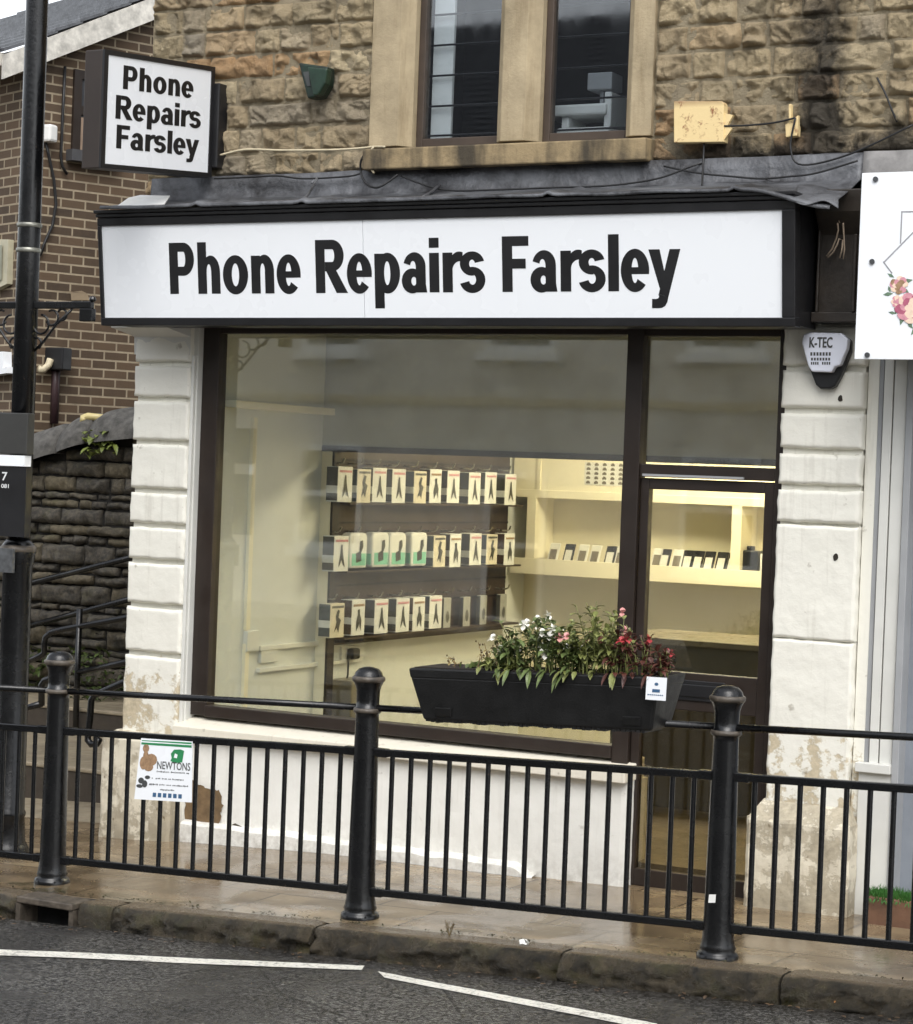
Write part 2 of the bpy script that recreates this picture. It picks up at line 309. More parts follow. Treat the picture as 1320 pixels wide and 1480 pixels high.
# ------------------------------------------------------------------ mesh builder
ORG = {}
class MB:
    def __init__(s): s.v = []; s.f = []; s.uv = {}
    def add(s, vs, fs):
        b = len(s.v); s.v += [Vector(p) for p in vs]; s.f += [tuple(i+b for i in f) for f in fs]; return s
    def hexa(s, p):  # 8 pts: bottom 4 ccw then top 4
        return s.add(p, [(3, 2, 1, 0), (4, 5, 6, 7), (0, 1, 5, 4), (1, 2, 6, 5), (2, 3, 7, 6), (3, 0, 4, 7)])
    def box(s, x0, x1, y0, y1, z0, z1):
        return s.hexa([(x0, y0, z0), (x1, y0, z0), (x1, y1, z0), (x0, y1, z0), (x0, y0, z1), (x1, y0, z1), (x1, y1, z1), (x0, y1, z1)])
    def obox(s, o, a, b, c):  # parallelepiped
        o, a, b, c = Vector(o), Vector(a), Vector(b), Vector(c)
        return s.hexa([o, o+a, o+a+b, o+b, o+c, o+a+c, o+a+b+c, o+b+c])
    def tube(s, pts, r, n=10, cap=True):
        pts = [Vector(p) for p in pts]; rs = r if isinstance(r, (list, tuple)) else [r]*len(pts)
        rings = []; up = None
        for i, p in enumerate(pts):
            d = (pts[min(i+1, len(pts)-1)]-pts[max(i-1, 0)]).normalized()
            if up is None:
                up = Vector((0, 0, 1)) if abs(d.z) < 0.9 else Vector((1, 0, 0))
            sd_ = d.cross(up).normalized(); up = sd_.cross(d).normalized()
            rings.append([p+(sd_*math.cos(2*math.pi*k/n)+up*math.sin(2*math.pi*k/n))*rs[i] for k in range(n)])
        vs = [q for rg in rings for q in rg]; fs = []
        for i in range(len(pts)-1):
            for k in range(n):
                fs.append((i*n+k, i*n+(k+1) % n, (i+1)*n+(k+1) % n, (i+1)*n+k))
        if cap: fs.append(tuple(range(n-1, -1, -1))); fs.append(tuple((len(pts)-1)*n+k for k in range(n)))
        return s.add(vs, fs)
    def lathe(s, prof, c, n=28):
        vs = []; fs = []
        for r, z in prof:
            for k in range(n):
                a = 2*math.pi*k/n; vs.append((c[0]+r*math.cos(a), c[1]+r*math.sin(a), c[2]+z))
        for i in range(len(prof)-1):
            for k in range(n): fs.append((i*n+k, i*n+(k+1) % n, (i+1)*n+(k+1) % n, (i+1)*n+k))
        fs.append(tuple(range(n-1, -1, -1))); fs.append(tuple((len(prof)-1)*n+k for k in range(n)))
        return s.add(vs, fs)
    def prism(s, poly, d):  # poly: list of 3d pts (ccw seen from -d), extruded along d
        n = len(poly); p = [Vector(q) for q in poly]; q = [a+Vector(d) for a in p]
        return s.add(p+q, [tuple(range(n)), tuple(range(2*n-1, n-1, -1))]+[(i, i+n, (i+1) % n+n, (i+1) % n) for i in range(n)])
    def poly(s, pts): return s.add(pts, [tuple(range(len(pts)))])
    def build(s, name, mat, parent=None, smooth=False, bevel=0.0, seg=2, fix=True, org=None):
        o0 = Vector(org) if org is not None else (ORG[parent.name] if parent else Vector((0, 0, 0)))
        me = bpy.data.meshes.new(name); me.from_pydata([tuple(v-o0) for v in s.v], [], s.f); me.update()
        if fix:
            bm = bmesh.new(); bm.from_mesh(me); bmesh.ops.recalc_face_normals(bm, faces=bm.faces); bm.to_mesh(me); bm.free()
        me.materials.append(mat)
        if smooth:
            for p in me.polygons: p.use_smooth = True
        ob = bpy.data.objects.new(name, me); COL.objects.link(ob)
        if parent: ob.parent = parent; ob.location = o0-ORG[parent.name]
        else: ob.location = o0
        ORG[ob.name] = o0.copy()
        if bevel:
            m = ob.modifiers.new('bevel', 'BEVEL'); m.width = bevel; m.segments = seg; m.limit_method = 'ANGLE'; m.angle_limit = RAD(40)
            if smooth:
                pass
        return ob
def thing(name, label, cat, loc=(0, 0, 0), group=None):
    o = bpy.data.objects.new(name, None); COL.objects.link(o); o.location = loc; o.empty_display_size = 0.1
    ORG[o.name] = Vector(loc); o['label'] = label; o['category'] = cat
    if group: o['group'] = group
    return o
def tag(o, label, cat, group=None):
    o['label'] = label; o['category'] = cat
    if group: o['group'] = group
    return o
def struct(o): o['kind'] = 'structure'; return o
def dup(src, delta, label, group=None):
    r = src.copy(); COL.objects.link(r); r.location = src.location+Vector(delta); r['label'] = label
    if group: r['group'] = group
    ORG[r.name] = ORG[src.name]+Vector(delta)
    for ch in src.children:
        c = ch.copy(); COL.objects.link(c); c.parent = r
        for g in ch.children:
            d = g.copy(); COL.objects.link(d); d.parent = c
    return r
def sm(a, b, x):
    t = min(max((x-a)/(b-a), 0), 1); return t*t*(3-2*t)
def rough_stone(mb, o, ux, uz, n, w, h, amp, seed, res=0.016, edge=0.022, bulge=0.02, depth=0.03, jit=0.004, chis=1.0, crag=0):
    o, ux, uz, n = Vector(o), Vector(ux), Vector(uz), Vector(n)
    nx = max(3, int(w/res)); nz = max(3, int(h/res)); vs = []; fs = []; sv = Vector((seed*3.17, seed*1.31, seed*7.7))
    tilt = (rnd.uniform(-1, 1)*amp*0.5, rnd.uniform(-1, 1)*amp*0.5)
    for j in range(nz+1):
        for i in range(nx+1):
            u, t = i/nx*w, j/nz*h
            e = sm(0, edge, min(u, w-u, t, h-t))
            q = Vector((u, t, 0))+sv
            k = noise.fractal(q*11, 1.0, 2.1, 4)*0.6+noise.fractal(q*4.5, 1.0, 2.0, 3)*0.8
            vo = noise.voronoi(q*9)[0]; k += (vo[1]-vo[0])*0.9*chis-0.25*chis
            k += tilt[0]*(u/w-0.5)/max(amp, 1e-6)+tilt[1]*(t/h-0.5)/max(amp, 1e-6)
            if crag:
                k += 0.9*(noise.ridged_multi_fractal(q*7+Vector((5, 0, 0)), 0.9, 2.2, 5, 1.0, 2.0)-1.1)*0.5
                st_ = noise.fractal(q*6+Vector((0, 7, 0)), 1, 2, 2)*3.0; k += 0.35*(math.floor(st_)-st_+0.5)
            d = e*(bulge+amp*k)
            ju = noise.noise(q*16)*jit; jt = noise.noise(q*16+Vector((9, 9, 9)))*jit
            vs.append(o+ux*(u+ju)+uz*(t+jt)+n*d)
    W = nx+1
    for j in range(nz):
        for i in range(nx): fs.append((j*W+i, j*W+i+1, (j+1)*W+i+1, (j+1)*W+i))
    rim = [i for i in range(nx+1)]+[j*W+nx for j in range(1, nz+1)]+[nz*W+i for i in range(nx-1, -1, -1)]+[j*W for j in range(nz-1, 0, -1)]
    b = len(vs); vs += [vs[i]-n*depth for i in rim]
    for k in range(len(rim)): fs.append((rim[k], b+k, b+(k+1) % len(rim), rim[(k+1) % len(rim)]))
    mb.add(vs, fs)
# ------------------------------------------------------------------ sign lettering (drawn glyph by glyph)
def ring(co, ro, ci, ri, a0, a1, n=22):
    P = []; Q = []
    for k in range(n+1):
        a = RAD(a0+(a1-a0)*k/n); P.append((co[0]+ro[0]*math.cos(a), co[1]+ro[1]*math.sin(a))); Q.append((ci[0]+ri[0]*math.cos(a), ci[1]+ri[1]*math.sin(a)))
    return ('ring', P, Q)
def rc(x0, y0, x1, y1): return ('poly', [(x0, y0), (x1, y0), (x1, y1), (x0, y1)])
def pl(*p): return ('poly', list(p))
def glyphs(W, H):
    T = 716; X = 519
    return {
 'P': (667, [rc(73, 0, 73+W, T), rc(73+W, T-H, 392, T), rc(73+W, 255, 392, 255+H), ring((390, (T+255)/2), (236, (T-255)/2), (390, (T+255)/2), (236-W, (T-255)/2-H), -90, 90)]),
 'R': (722, [rc(73, 0, 73+W, T), rc(73+W, T-H, 422, T), rc(73+W, 292, 422, 292+H), ring((420, (T+292)/2), (238, (T-292)/2), (420, (T+292)/2), (238-W, (T-292)/2-H), -90, 90), pl((290, 295), (478, 330), (730, 0), (730-W*1.2, 0))]),
 'F': (611, [rc(74, 0, 74+W, T), rc(74+W, T-H, 575, T), rc(74+W, 300, 520, 300+H)]),
 'h': (611, [rc(66, 0, 66+W, T), rc(552-W, 0, 552, 302), ring((350, 300), (202, 231), ((66+552)/2, 300), ((552-66-2*W)/2, 231-H*0.95), 0, 180)]),
 'n': (611, [rc(66, 0, 66+W, X), rc(552-W, 0, 552, 302), ring((350, 300), (202, 231), ((66+552)/2, 300), ((552-66-2*W)/2, 231-H*0.95), 0, 180)]),
 'o': (611, [ring((305, 259), (273, 271), (305, 259), (273-W, 271-H*0.9), 0, 360, 44)]),
 'e': (556, [ring((278, 259), (254, 271), (278, 259), (254-W, 271-H*0.9), -10, 318, 40), rc(150, 212, 528, 300)]),
 'p': (611, [rc(60, -210, 60+W, X), ring((322, 259), (250, 271), ((60+572)/2, 259), ((572-60-2*W)/2, 271-H*0.9), 0, 360, 44)]),
 'a': (556, [rc(500-W, 0, 500, 342), ring((280, 340), (220, 191), (250, 340), (500-W-250, 191-H*0.9), 0, 165), ring((232, 153), (208, 165), ((24+W+500-W)/2+4, 150), ((476-2*W)/2+8, 165-H*0.85), 0, 360, 36), pl((500-W, 0), (524, 0), (500, 110), (380, 110))]),
 'i': (278, [rc(45, 0, 45+W, X), rc(45, 585, 45+W, T)]),
 'l': (278, [rc(45, 0, 45+W, T)]),
 'r': (389, [rc(60, 0, 60+W, X), ring((385, 290), (225, 241), (400, 290), (400-60-W, 241-H*1.0), 72, 180)]),
 's': (556, [ring((272, 372), (236, 159), (272, 368), (236-W*0.93, 159-H*0.83), 12, 278), ring((276, 159), (248, 171), (278, 163), (248-W*0.93, 171-H*0.83), 196, 458)]),
 'y': (556, [pl((-8, X), (W-4, X), (300, 150), (215, -30)), pl((560-W, X), (556, X), (340, -78), (170, -40)), pl((165, -40), (340, -78), (322, -140), (282, -188), (225, -211), (160, -215), (52, -213), (52, -98), (120, -100), (160, -92), (178, -72))]),
 ' ': (278, [])}
GL = glyphs(194, 126)
def lettering(mb, txt, fpos, cap, xs, gap=0.0):
    """fpos(u, v, d) maps text units to the sign face; d is a small standoff"""
    x = 0.0; k = 0; s = cap/716
    for ch in txt:
        adv, prims = GL[ch]
        for p in prims:
            d = 0.0006+0.0002*(k % 5); k += 1
            if p[0] == 'poly': mb.poly([fpos((x+a*xs)*s, b*s, d) for a, b in p[1]])
            else:
                P, Q = p[1], p[2]; vs = [fpos((x+a*xs)*s, b*s, d) for a, b in P+Q]; n = len(P)
                mb.add(vs, [(i, i+1, n+i+1, n+i) for i in range(n-1)])
        x += adv*xs+gap
    return x*s
def textwidth(txt, xs, gap=0.0): return sum(GL[c][0]*xs+gap for c in txt)
def small_text(mb, txt, o, u, v, size, width=None, off=0.002):
    cu = bpy.data.curves.new('t', 'FONT'); cu.body = txt; cu.size = 1; cu.offset = 0.012; cu.resolution_u = 3
    ob = bpy.data.objects.new('t', cu); COL.objects.link(ob); dg = bpy.context.evaluated_depsgraph_get(); dg.update()
    me = bpy.data.meshes.new_from_object(ob.evaluated_get(dg)); u, v, o = Vector(u).normalized(), Vector(v).normalized(), Vector(o); n = u.cross(v)
    xs = [q.co.x for q in me.vertices]; W = max(xs)-min(xs) if xs else 1
    sx = (width/W) if width else size
    mb.add([o+u*((q.co.x-min(xs))*sx)+v*(q.co.y*size)+n*off for q in me.vertices], [tuple(p.vertices) for p in me.polygons])
    bpy.data.objects.remove(ob); bpy.data.meshes.remove(me); bpy.data.curves.remove(cu)
def disc(mb, c, u, v, ru, rv, n=14, off=0.0):
    c, u, v = Vector(c), Vector(u), Vector(v); nn = u.cross(v)
    mb.poly([c+u*ru*math.cos(2*math.pi*k/n)+v*rv*math.sin(2*math.pi*k/n)+nn*off for k in range(n)])
X_, Y_, Z_ = Vector((1, 0, 0)), Vector((0, 1, 0)), Vector((0, 0, 1))
# ================================================================== SETTING
def kerb_y(x): return -1.665+0.04*x
def gz(x, y):
    zk = 0.043+0.030*x; zw = 0.022+0.010*x-0.035*max(0, -x-2.4)
    t = min(max((y+1.45)/1.45, -0.3), 1.0); return zk+(zw-zk)*t
def rz(x, y=-2): return -0.068+0.030*x+0.004*math.sin(x*1.3)+max(0, -y-6.0)*0.0
def sheet(name, xs, ys, zf, mat):
    mb = MB(); vs = [(x, y(x) if callable(y) else y, 0) for y in ys for x in xs]; vs = [(a, b, zf(a, b)) for a, b, c in vs]; W = len(xs)
    mb.add(vs, [(j*W+i, j*W+i+1, (j+1)*W+i+1, (j+1)*W+i) for j in range(len(ys)-1) for i in range(W-1)])
    return struct(mb.build(name, mat, smooth=True))
fr = lambda a, b, n: [a+(b-a)*i/n for i in range(n+1)]
sheet('ground', fr(-90, 90, 6), fr(-90, 90, 6), lambda x, y: -3.2, M_DGAP)
pys = [(lambda x, k=k: kerb_y(x)+0.14+(0.35-kerb_y(x)-0.14)*k/24) for k in range(25)]
sheet('pavement', fr(-9, 9, 120), pys, lambda x, y: gz(x, y)+0.004*noise.noise(Vector((x*1.6, y*2.2, 3))), M_PAVE)
sheet('alley_path', fr(-11, -3.9, 40), fr(0.35, 2.9, 16), lambda x, y: gz(x, 0.3)+(y-0.35)*0.02, M_STEP)
rys = [(lambda x, k=k: -22+(kerb_y(x)+0.0+22)*k/40) for k in range(41)]
sheet('road', fr(-16, 16, 80), rys, lambda x, y: rz(x, y)+0.003*noise.noise(Vector((x*2, y*2, 0))), M_ROAD)
# far pavement before the opposite terrace
mb = MB(); mb.box(-40, 30, -17.2, -14.2, -2, 0.06); struct(mb.build('far_pavement', M_PAVE))
# kerb: rough hewn stones, butted
mb = MB(); joints = [-9, -7.9, -6.8, -5.6, -4.5, -3.35]+[-2.715, -2.52, -1.46, -0.275, 0.68, 1.75, 2.9, 4.1, 5.3, 6.5, 8.0]
gully = (-3.05, -2.715)
joints = [-9, -7.9, -6.8, -5.6, -4.5, -3.6, -3.05, -2.715, -2.52, -1.46, -0.275, 0.68, 1.75, 2.9, 4.1, 5.3, 6.5, 8.0]
for a, b in zip(joints[:-1], joints[1:]):
    if abs(a+3.05) < 1e-6: continue
    a2, b2 = a+0.006, b-0.006; n = max(6, int((b2-a2)/0.022)); m = 14; vs = []; fs = []; seed = Vector((a*3.3, 1, 0)); smooth_block = abs(a+2.715) < 1e-3
    for j in range(m+1):
        s = j/m  # profile: foot of the face -> rounded arris -> flat top
        for i in range(n+1):
            x = a2+(b2-a2)*i/n; zt = gz(x, kerb_y(x))+0.005; zb = rz(x)-0.05; q = Vector((x*9, s*5, 0))+seed
            am = (0.006 if smooth_block else 0.032)
            if s < 0.55:
                t = s/0.55; z = zb+(zt-0.035-zb)*t; y = kerb_y(x)+0.0-am*(noise.fractal(q, 1, 2, 4)+0.55*abs(noise.noise(q*2.4)))*1.2+0.006
            elif s < 0.72:
                t = (s-0.55)/0.17; ang = t*math.pi/2; z = zt-0.035+0.035*math.sin(ang); y = kerb_y(x)+0.006+0.04*(1-math.cos(ang))-am*noise.fractal(q, 1, 2, 4)*(1-t)
            else:
                t = (s-0.72)/0.28; z = zt+0.003*noise.noise(q)*(1-t); y = kerb_y(x)+0.046+0.11*t
            ex = sm(0, 0.03, min(x-a2, b2-x)); vs.append((x, y+(1-ex)*0.012, z-(1-ex)*0.008))
    Wn = n+1
    for j in range(m):
        for i in range(n): fs.append((j*Wn+i, j*Wn+i+1, (j+1)*Wn+i+1, (j+1)*Wn+i))
    mb.add(vs, fs)
    for ee, x in ((0, a2), (n, b2)): mb.poly([vs[j*Wn+ee] for j in range(m+1)]+[(x, kerb_y(x)+0.15, rz(x)-0.05)])
struct(mb.build('kerb', M_KERB, smooth=True))
# gully inlet in the kerb
gx0, gx1 = gully; zt = gz(-2.9, -1.78)
g = thing('kerb_drain', 'black kerb drain opening under an iron lintel at the road edge', 'drain', (-2.88, kerb_y(-2.88), rz(-2.88)))
mb = MB(); mb.box(gx0+0.004, gx1-0.004, kerb_y(-2.9)-0.012, kerb_y(-2.9)+0.15, zt-0.028, zt+0.004); mb.build('lintel', M_IRONW, g, bevel=0.006)
mb = MB(); mb.box(gx0+0.004, gx0+0.03, kerb_y(-3.05)-0.006, kerb_y(-2.9)+0.15, zt-0.16, zt-0.03); mb.build('side_cheek', M_IRONW, g); mb = MB(); mb.box(gx1-0.03, gx1-0.004, kerb_y(-2.7)-0.006, kerb_y(-2.9)+0.15, zt-0.16, zt-0.03); mb.build('side_cheek', M_IRONW, g)
mb = MB(); mb.box(gx0+0.03, gx1-0.03, kerb_y(-2.9)+0.12, kerb_y(-2.9)+0.14, zt-0.18, zt-0.03); mb.build('chamber', pm('gully_black', (0.004, 0.004, 0.004), 0.9), g)
# road markings
def road_pt(px, py):
    z = -0.1
    for _ in range(8): p = at(px, py, Z=z); z = rz(p.x, p.y)+0.004
    return p
def marking(a0, a1, b0, b1, nm):
    mb = MB(); n = 60; vs = []
    P = [road_pt(*q) for q in (a0, a1, b0, b1)]
    for i in range(n+1):
        t = i/n; u = P[0].lerp(P[1], t); v = P[2].lerp(P[3], t); j = 0.006*noise.noise(Vector((t*40, nm, 0)))
        d = (v-u).normalized()*j
        for q in (u+d, v-d*0.7): vs.append((q.x, q.y, rz(q.x, q.y)+0.004+0.003*noise.noise(Vector((q.x*2, q.y*2, 0)))))
    mb.add(vs, [(2*i, 2*i+2, 2*i+3, 2*i+1) for i in range(n)])
    return struct(mb.build('road_marking', M_PAINT, smooth=True))
marking((-160, 1365), (527, 1395.5), (-160, 1374), (523, 1402), 1)
marking((546, 1403.5), (950, 1480), (556, 1413), (950, 1490.5), 5)
# ================================================================== STONE BUILDING
bld = thing('stone_building', 'rock-faced sandstone building with a mullioned upper window over the shop', 'building', (-1.7, 0.05, 3.5))
mb = MB(); z = 3.47; ci = 0
while z < 6.0:
    h = rnd.uniform(0.118, 0.142)
    for (xa, xb) in (((-3.79, -2.345), (-0.735, 2.6)) if z < 5.3 else ((-3.79, 2.6),)):
        x = xa
        while x < xb-0.01:
            wd = rnd.choice([rnd.uniform(0.13, 0.24), rnd.uniform(0.2, 0.42)])
            if xb-(x+wd) < 0.16: wd = xb-x
            hh = h
            rough_stone(mb, (x+0.005, 0.056, z+0.005), X_, Z_, -Y_, wd-0.010, hh-0.010, rnd.uniform(0.026, 0.042), rnd.uniform(0, 99), res=0.0075 if z < 4.6 else 0.03, edge=0.014, bulge=0.026, depth=0.05, jit=0.007, chis=1.5, crag=1)
            x += wd
    z += h
mb.build('wall', M_SAND, bld, smooth=True, fix=False)
mb = MB()
for a in ((-3.785, -2.2, 3.3, 6.0), (-0.80, 2.6, 3.3, 6.0), (-2.2, -0.80, 5.28, 6.0), (-2.2, -0.8, 3.3, 3.62)): mb.box(a[0], a[1], 0.053, 0.34, a[2], a[3])
mb.build('mortar_bed', M_MORTAR, bld)
mb = MB(); mb.box(-3.78, -3.5, 0.34, 6.2, -0.4, 6.0); mb.build('side_wall', M_MORTAR, bld); mb = MB(); mb.box(0.46, 2.6, 0.40, 0.44, 3.0, 6); mb.build('side_wall', M_MORTAR, bld)
mb = MB(); mb.box(-3.9, 2.7, -0.25, 0.5, 6.0, 6.12); mb.box(-3.9, 2.7, 0.35, 6.3, 6.02, 6.1); mb.build('roof', M_SLATE, bld)
def jamb(x0, x1, ch0, ch1, yb=0.22):
    mb = MB(); y0 = 0.02
    poly = [(x0, y0+0.03*ch0), (x0+0.035*ch0, y0), (x1-0.05*ch1, y0), (x1, y0+0.07*ch1), (x1, yb), (x0, yb)]
    mb.prism([(a, b, 3.725) for a, b in poly], (0, 0, 1.55)); return mb
jamb(-2.345, -2.125, 0, 1).build('window_jamb', M_DRESS, bld, bevel=0.004)
jamb(-0.885, -0.738, 1, 0).build('window_jamb', M_DRESS, bld, bevel=0.004)
jamb(-1.605, -1.385, 1, 1).build('mullion', M_DRESS, bld, bevel=0.004)
mb = MB(); mb.box(-2.345, -0.735, 0.02, 0.3, 5.275, 5.5); mb.build('lintel', M_DRESS, bld, bevel=0.006)
mb = MB(); mb.hexa([(-2.33, -0.07, 3.592), (-0.722, -0.07, 3.592), (-0.722, 0.25, 3.592), (-2.33, 0.25, 3.592), (-2.33, -0.07, 3.70), (-0.722, -0.07, 3.70), (-0.722, 0.25, 3.724), (-2.33, 0.25, 3.724)])
mb.build('window_sill', M_SILL, bld, bevel=0.008)
for x0, x1 in ((-2.125, -1.605), (-1.385, -0.885)):
    f = MB(); y0, y1 = 0.13, 0.19
    f.box(x0, x0+0.04, y0, y1, 3.73, 5.275); f.box(x1-0.04, x1, y0, y1, 3.73, 5.275); f.box(x0+0.04, x1-0.04, y0, y1, 3.73, 3.775); f.box(x0+0.04, x1-0.04, y0, y1, 5.23, 5.275)
    wf = f.build('window', M_FRAMEB, bld, bevel=0.004)
    f = MB(); f.box(x0+0.035, x1-0.035, 0.155, 0.16, 3.77, 5.235); f.build('pane', M_GLASS2, wf)
    f = MB()
    for zz in (3.80, 3.955, 4.115, 4.275, 4.435, 4.6, 4.76): f.tube([(x0+0.03, 0.20, zz), (x1-0.03, 0.20, zz)], 0.006, 6)
    f.build('glazing_bars', M_BLACK, wf)
mb = MB(); mb.box(-2.3, -0.75, 0.34, 0.36, 5.3, 5.9)
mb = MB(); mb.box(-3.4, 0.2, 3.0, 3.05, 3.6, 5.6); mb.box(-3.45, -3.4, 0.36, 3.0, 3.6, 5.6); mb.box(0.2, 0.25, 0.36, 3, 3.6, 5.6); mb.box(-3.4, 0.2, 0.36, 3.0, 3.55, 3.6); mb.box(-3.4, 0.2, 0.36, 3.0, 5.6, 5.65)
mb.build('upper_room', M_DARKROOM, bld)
mb = MB(); mb.box(-2.09, -1.97, 0.225, 0.245, 3.78, 5.25); tag(mb.build('blind', M_PLASW), 'narrow white blind hanging at the left edge of the upper left window', 'blind')
t = thing('office_machine', 'white office machine standing inside the upper right window', 'machine', (-1.1, 0.5, 3.72))
mb = MB(); mb.box(-1.50, -1.14, 0.36, 0.60, 3.90, 3.96); mb.box(-1.42, -1.12, 0.36, 0.60, 3.725, 3.84); mb.build('body', M_PLASW, t, bevel=0.012)
mb = MB(); mb.box(-1.16, -1.12, 0.38, 0.6, 3.84, 4.02); mb.build('support', M_PLASW, t, bevel=0.006); mb = MB(); mb.box(-1.40, -1.36, 0.38, 0.6, 3.84, 3.9); mb.build('support', M_PLASW, t, bevel=0.006)
mb = MB(); mb.box(-1.28, -1.14, 0.42, 0.56, 4.04, 4.13); mb.box(-1.22, -1.2, 0.45, 0.5, 3.96, 4.04); mb.build('screen', M_GREYP, t, bevel=0.006)
# ------------------------------------------------------------------ lead roof over the fascia
def strip(name, prof_f, xs, mat, parent):
    mb = MB(); k = len(prof_f(xs[0])); vs = []
    for x in xs:
        for (y, zz) in prof_f(x): vs.append((x, y, zz))
    mb.add(vs, [(i*k+j, i*k+j+1, (i+1)*k+j+1, (i+1)*k+j) for i in range(len(xs)-1) for j in range(k-1)])
    ob = mb.build(name, mat, parent, smooth=True)
    m = ob.modifiers.new('thick', 'SOLIDIFY'); m.thickness = 0.006; m.offset = 0; return ob
def lead_prof(x):
    wv = lambda k, a: a*noise.noise(Vector((x*3.1, k*2.7, 4)))
    seam = 0.0
    for sx in (-3.1, -2.45, -1.05, -0.1):
        seam += 0.014*math.exp(-((x-sx)/0.018)**2)
    droop = sm(-0.05, 0.36, x)
    out = []
    for (y, zz) in [(0.035, 3.60), (0.0, 3.595), (-0.005, 3.53), (-0.012, 3.475), (-0.06, 3.458), (-0.16, 3.436), (-0.26, 3.416), (-0.36, 3.398), (-0.435, 3.388), (-0.458, 3.383), (-0.463, 3.368)]:
        d = droop*max(0, (-y-0.05))*0.22
        out.append((y, zz+wv(y*9, 0.008)+seam*(1 if y < 0 else 0)-d))
    return out
strip('lead_flashing', lead_prof, fr(-3.72, 0.36, 150), M_LEAD, bld)
def lead2(x): return [(0.035, 3.605), (-0.01, 3.60+0.004*noise.noise(Vector((x*5, 1, 1)))), (-0.018, 3.5), (-0.03, 3.43)]
strip('lead_flashing', lead2, fr(0.362, 2.6, 60), pm('pale_grey_flashing', lin(140, 138, 136), 0.6, 0.5, 7, 0.4, 30), bld)
mb = MB()
p = [at(168, 309, Y=-0.45), at(186, 296, Y=-0.36), at(203, 292, Y=-0.3), at(246, 293, Y=-0.28), at(238, 305, Y=-0.42)]
mb.prism([q+Vector((0, -0.004, 0.032)) for q in p], (0, 0.0, 0.006)); mb.build('roof_end_flashing', M_PLASW, bld)
mb = MB(); vs = []; n = 14
for i in range(n+1):
    s = i/n; px = 1152+(1212-1152)*s
    for j in range(6):
        r = j/5; a = at(px, 268+6*s, Y=-0.2); b = at(px, 288+12*s+3*math.sin(s*7), Y=-0.47)
        q = a.lerp(b, r); q.z += 0.012*math.sin(r*5+s*4); vs.append(q)
mb.add(vs, [(i*6+j, i*6+j+1, (i+1)*6+j+1, (i+1)*6+j) for i in range(n) for j in range(5)])
ob = mb.build('lifted_lead_sheet', M_LEAD, bld, smooth=True); mm = ob.modifiers.new('t', 'SOLIDIFY'); mm.thickness = 0.005
# ================================================================== SHOPFRONT
shop = thing('shopfront', 'white pilastered shopfront with a dark framed window and door', 'shopfront', (-1.7, 0.05, 0))
def pilaster(x0, x1, zs, mat, label, amp=0.003, plain_below=None):
    mb = MB()
    for a, b in zip(zs[:-1], zs[1:]):
        gap = 0.013 if (plain_below is None or b > plain_below) else 0.0005
        rough_stone(mb, (x0, 0.012, a+gap), X_, Z_, -Y_, x1-x0, b-a-gap*2, amp, rnd.uniform(0, 99), res=0.009, edge=0.011 if gap > 0.005 else 0.003, bulge=0.016, depth=0.07, jit=0.006, chis=0.3)
    ob = mb.build('pilaster', mat, shop, smooth=True, fix=False); ob['label'] = label; return ob
pilaster(-3.795, -3.42, [0.40, 0.961, 1.229, 1.477, 1.676, 1.867, 2.136, 2.375, 2.57, 2.80], M_PILA, 'left pilaster with flaking paint at its foot')
pilaster(0.0, 0.405, [0.50, 1.30, 1.844, 2.023, 2.193, 2.385, 2.587, 2.80], M_PILA, 'right pilaster beside the door', plain_below=1.85)
for cc in ((-3.787, -3.425, 0.035), (0.008, 0.40, 0.035), (0.41, 0.462, 0.05)):
    mb = MB(); mb.box(cc[0], cc[1], cc[2], 0.34, -0.3, 3.4); mb.build('pilaster_core', M_PILA, shop)
for x0, x1, tp, lb in ((-3.86, -3.385, 0.50, 'left plinth block, chipped'), (-0.055, 0.455, 0.452, 'right plinth block with chamfered top')):
    mb = MB(); zb = gz((x0+x1)/2, 0)-0.06
    rough_stone(mb, (x0, -0.085, zb), X_, Z_, -Y_, x1-x0, tp-zb, 0.007, rnd.uniform(0, 50), res=0.016, edge=0.02, bulge=0.012, depth=0.11, jit=0.006, chis=0.4)
    if x0 > -1: mb.hexa([(x0+0.004, -0.083, tp-0.004), (x1-0.004, -0.083, tp-0.004), (x1-0.004, 0.03, tp-0.004), (x0+0.004, 0.03, tp-0.004), (x0+0.05, 0.002, tp+0.078), (x1-0.04, 0.002, tp+0.078), (x1-0.04, 0.03, tp+0.078), (x0+0.05, 0.03, tp+0.078)])
    else: mb.hexa([(x0+0.004, -0.083, tp-0.004), (x1-0.004, -0.083, tp-0.004), (x1-0.004, 0.03, tp-0.004), (x0+0.004, 0.03, tp-0.004), (x0+0.05, -0.02, tp+0.03), (x1-0.02, -0.02, tp+0.03), (x1-0.02, 0.03, tp+0.03), (x0+0.05, 0.03, tp+0.03)])
    mb.box(x0+0.003, x1-0.003, -0.08, 0.03, zb, tp-0.006)
    mb.build('plinth', M_PLINTH, shop, smooth=False)['label'] = lb
mb = MB(); mb.prism([(-3.80, -0.0, 2.62), (-3.80, -0.005, 2.72), (-3.90, -0.09, 2.765), (-3.90, -0.09, 2.80), (-3.80, 0.0, 2.80)], (0.38, 0, 0)); mb.build('capital', M_WOODW, shop, bevel=0.006)
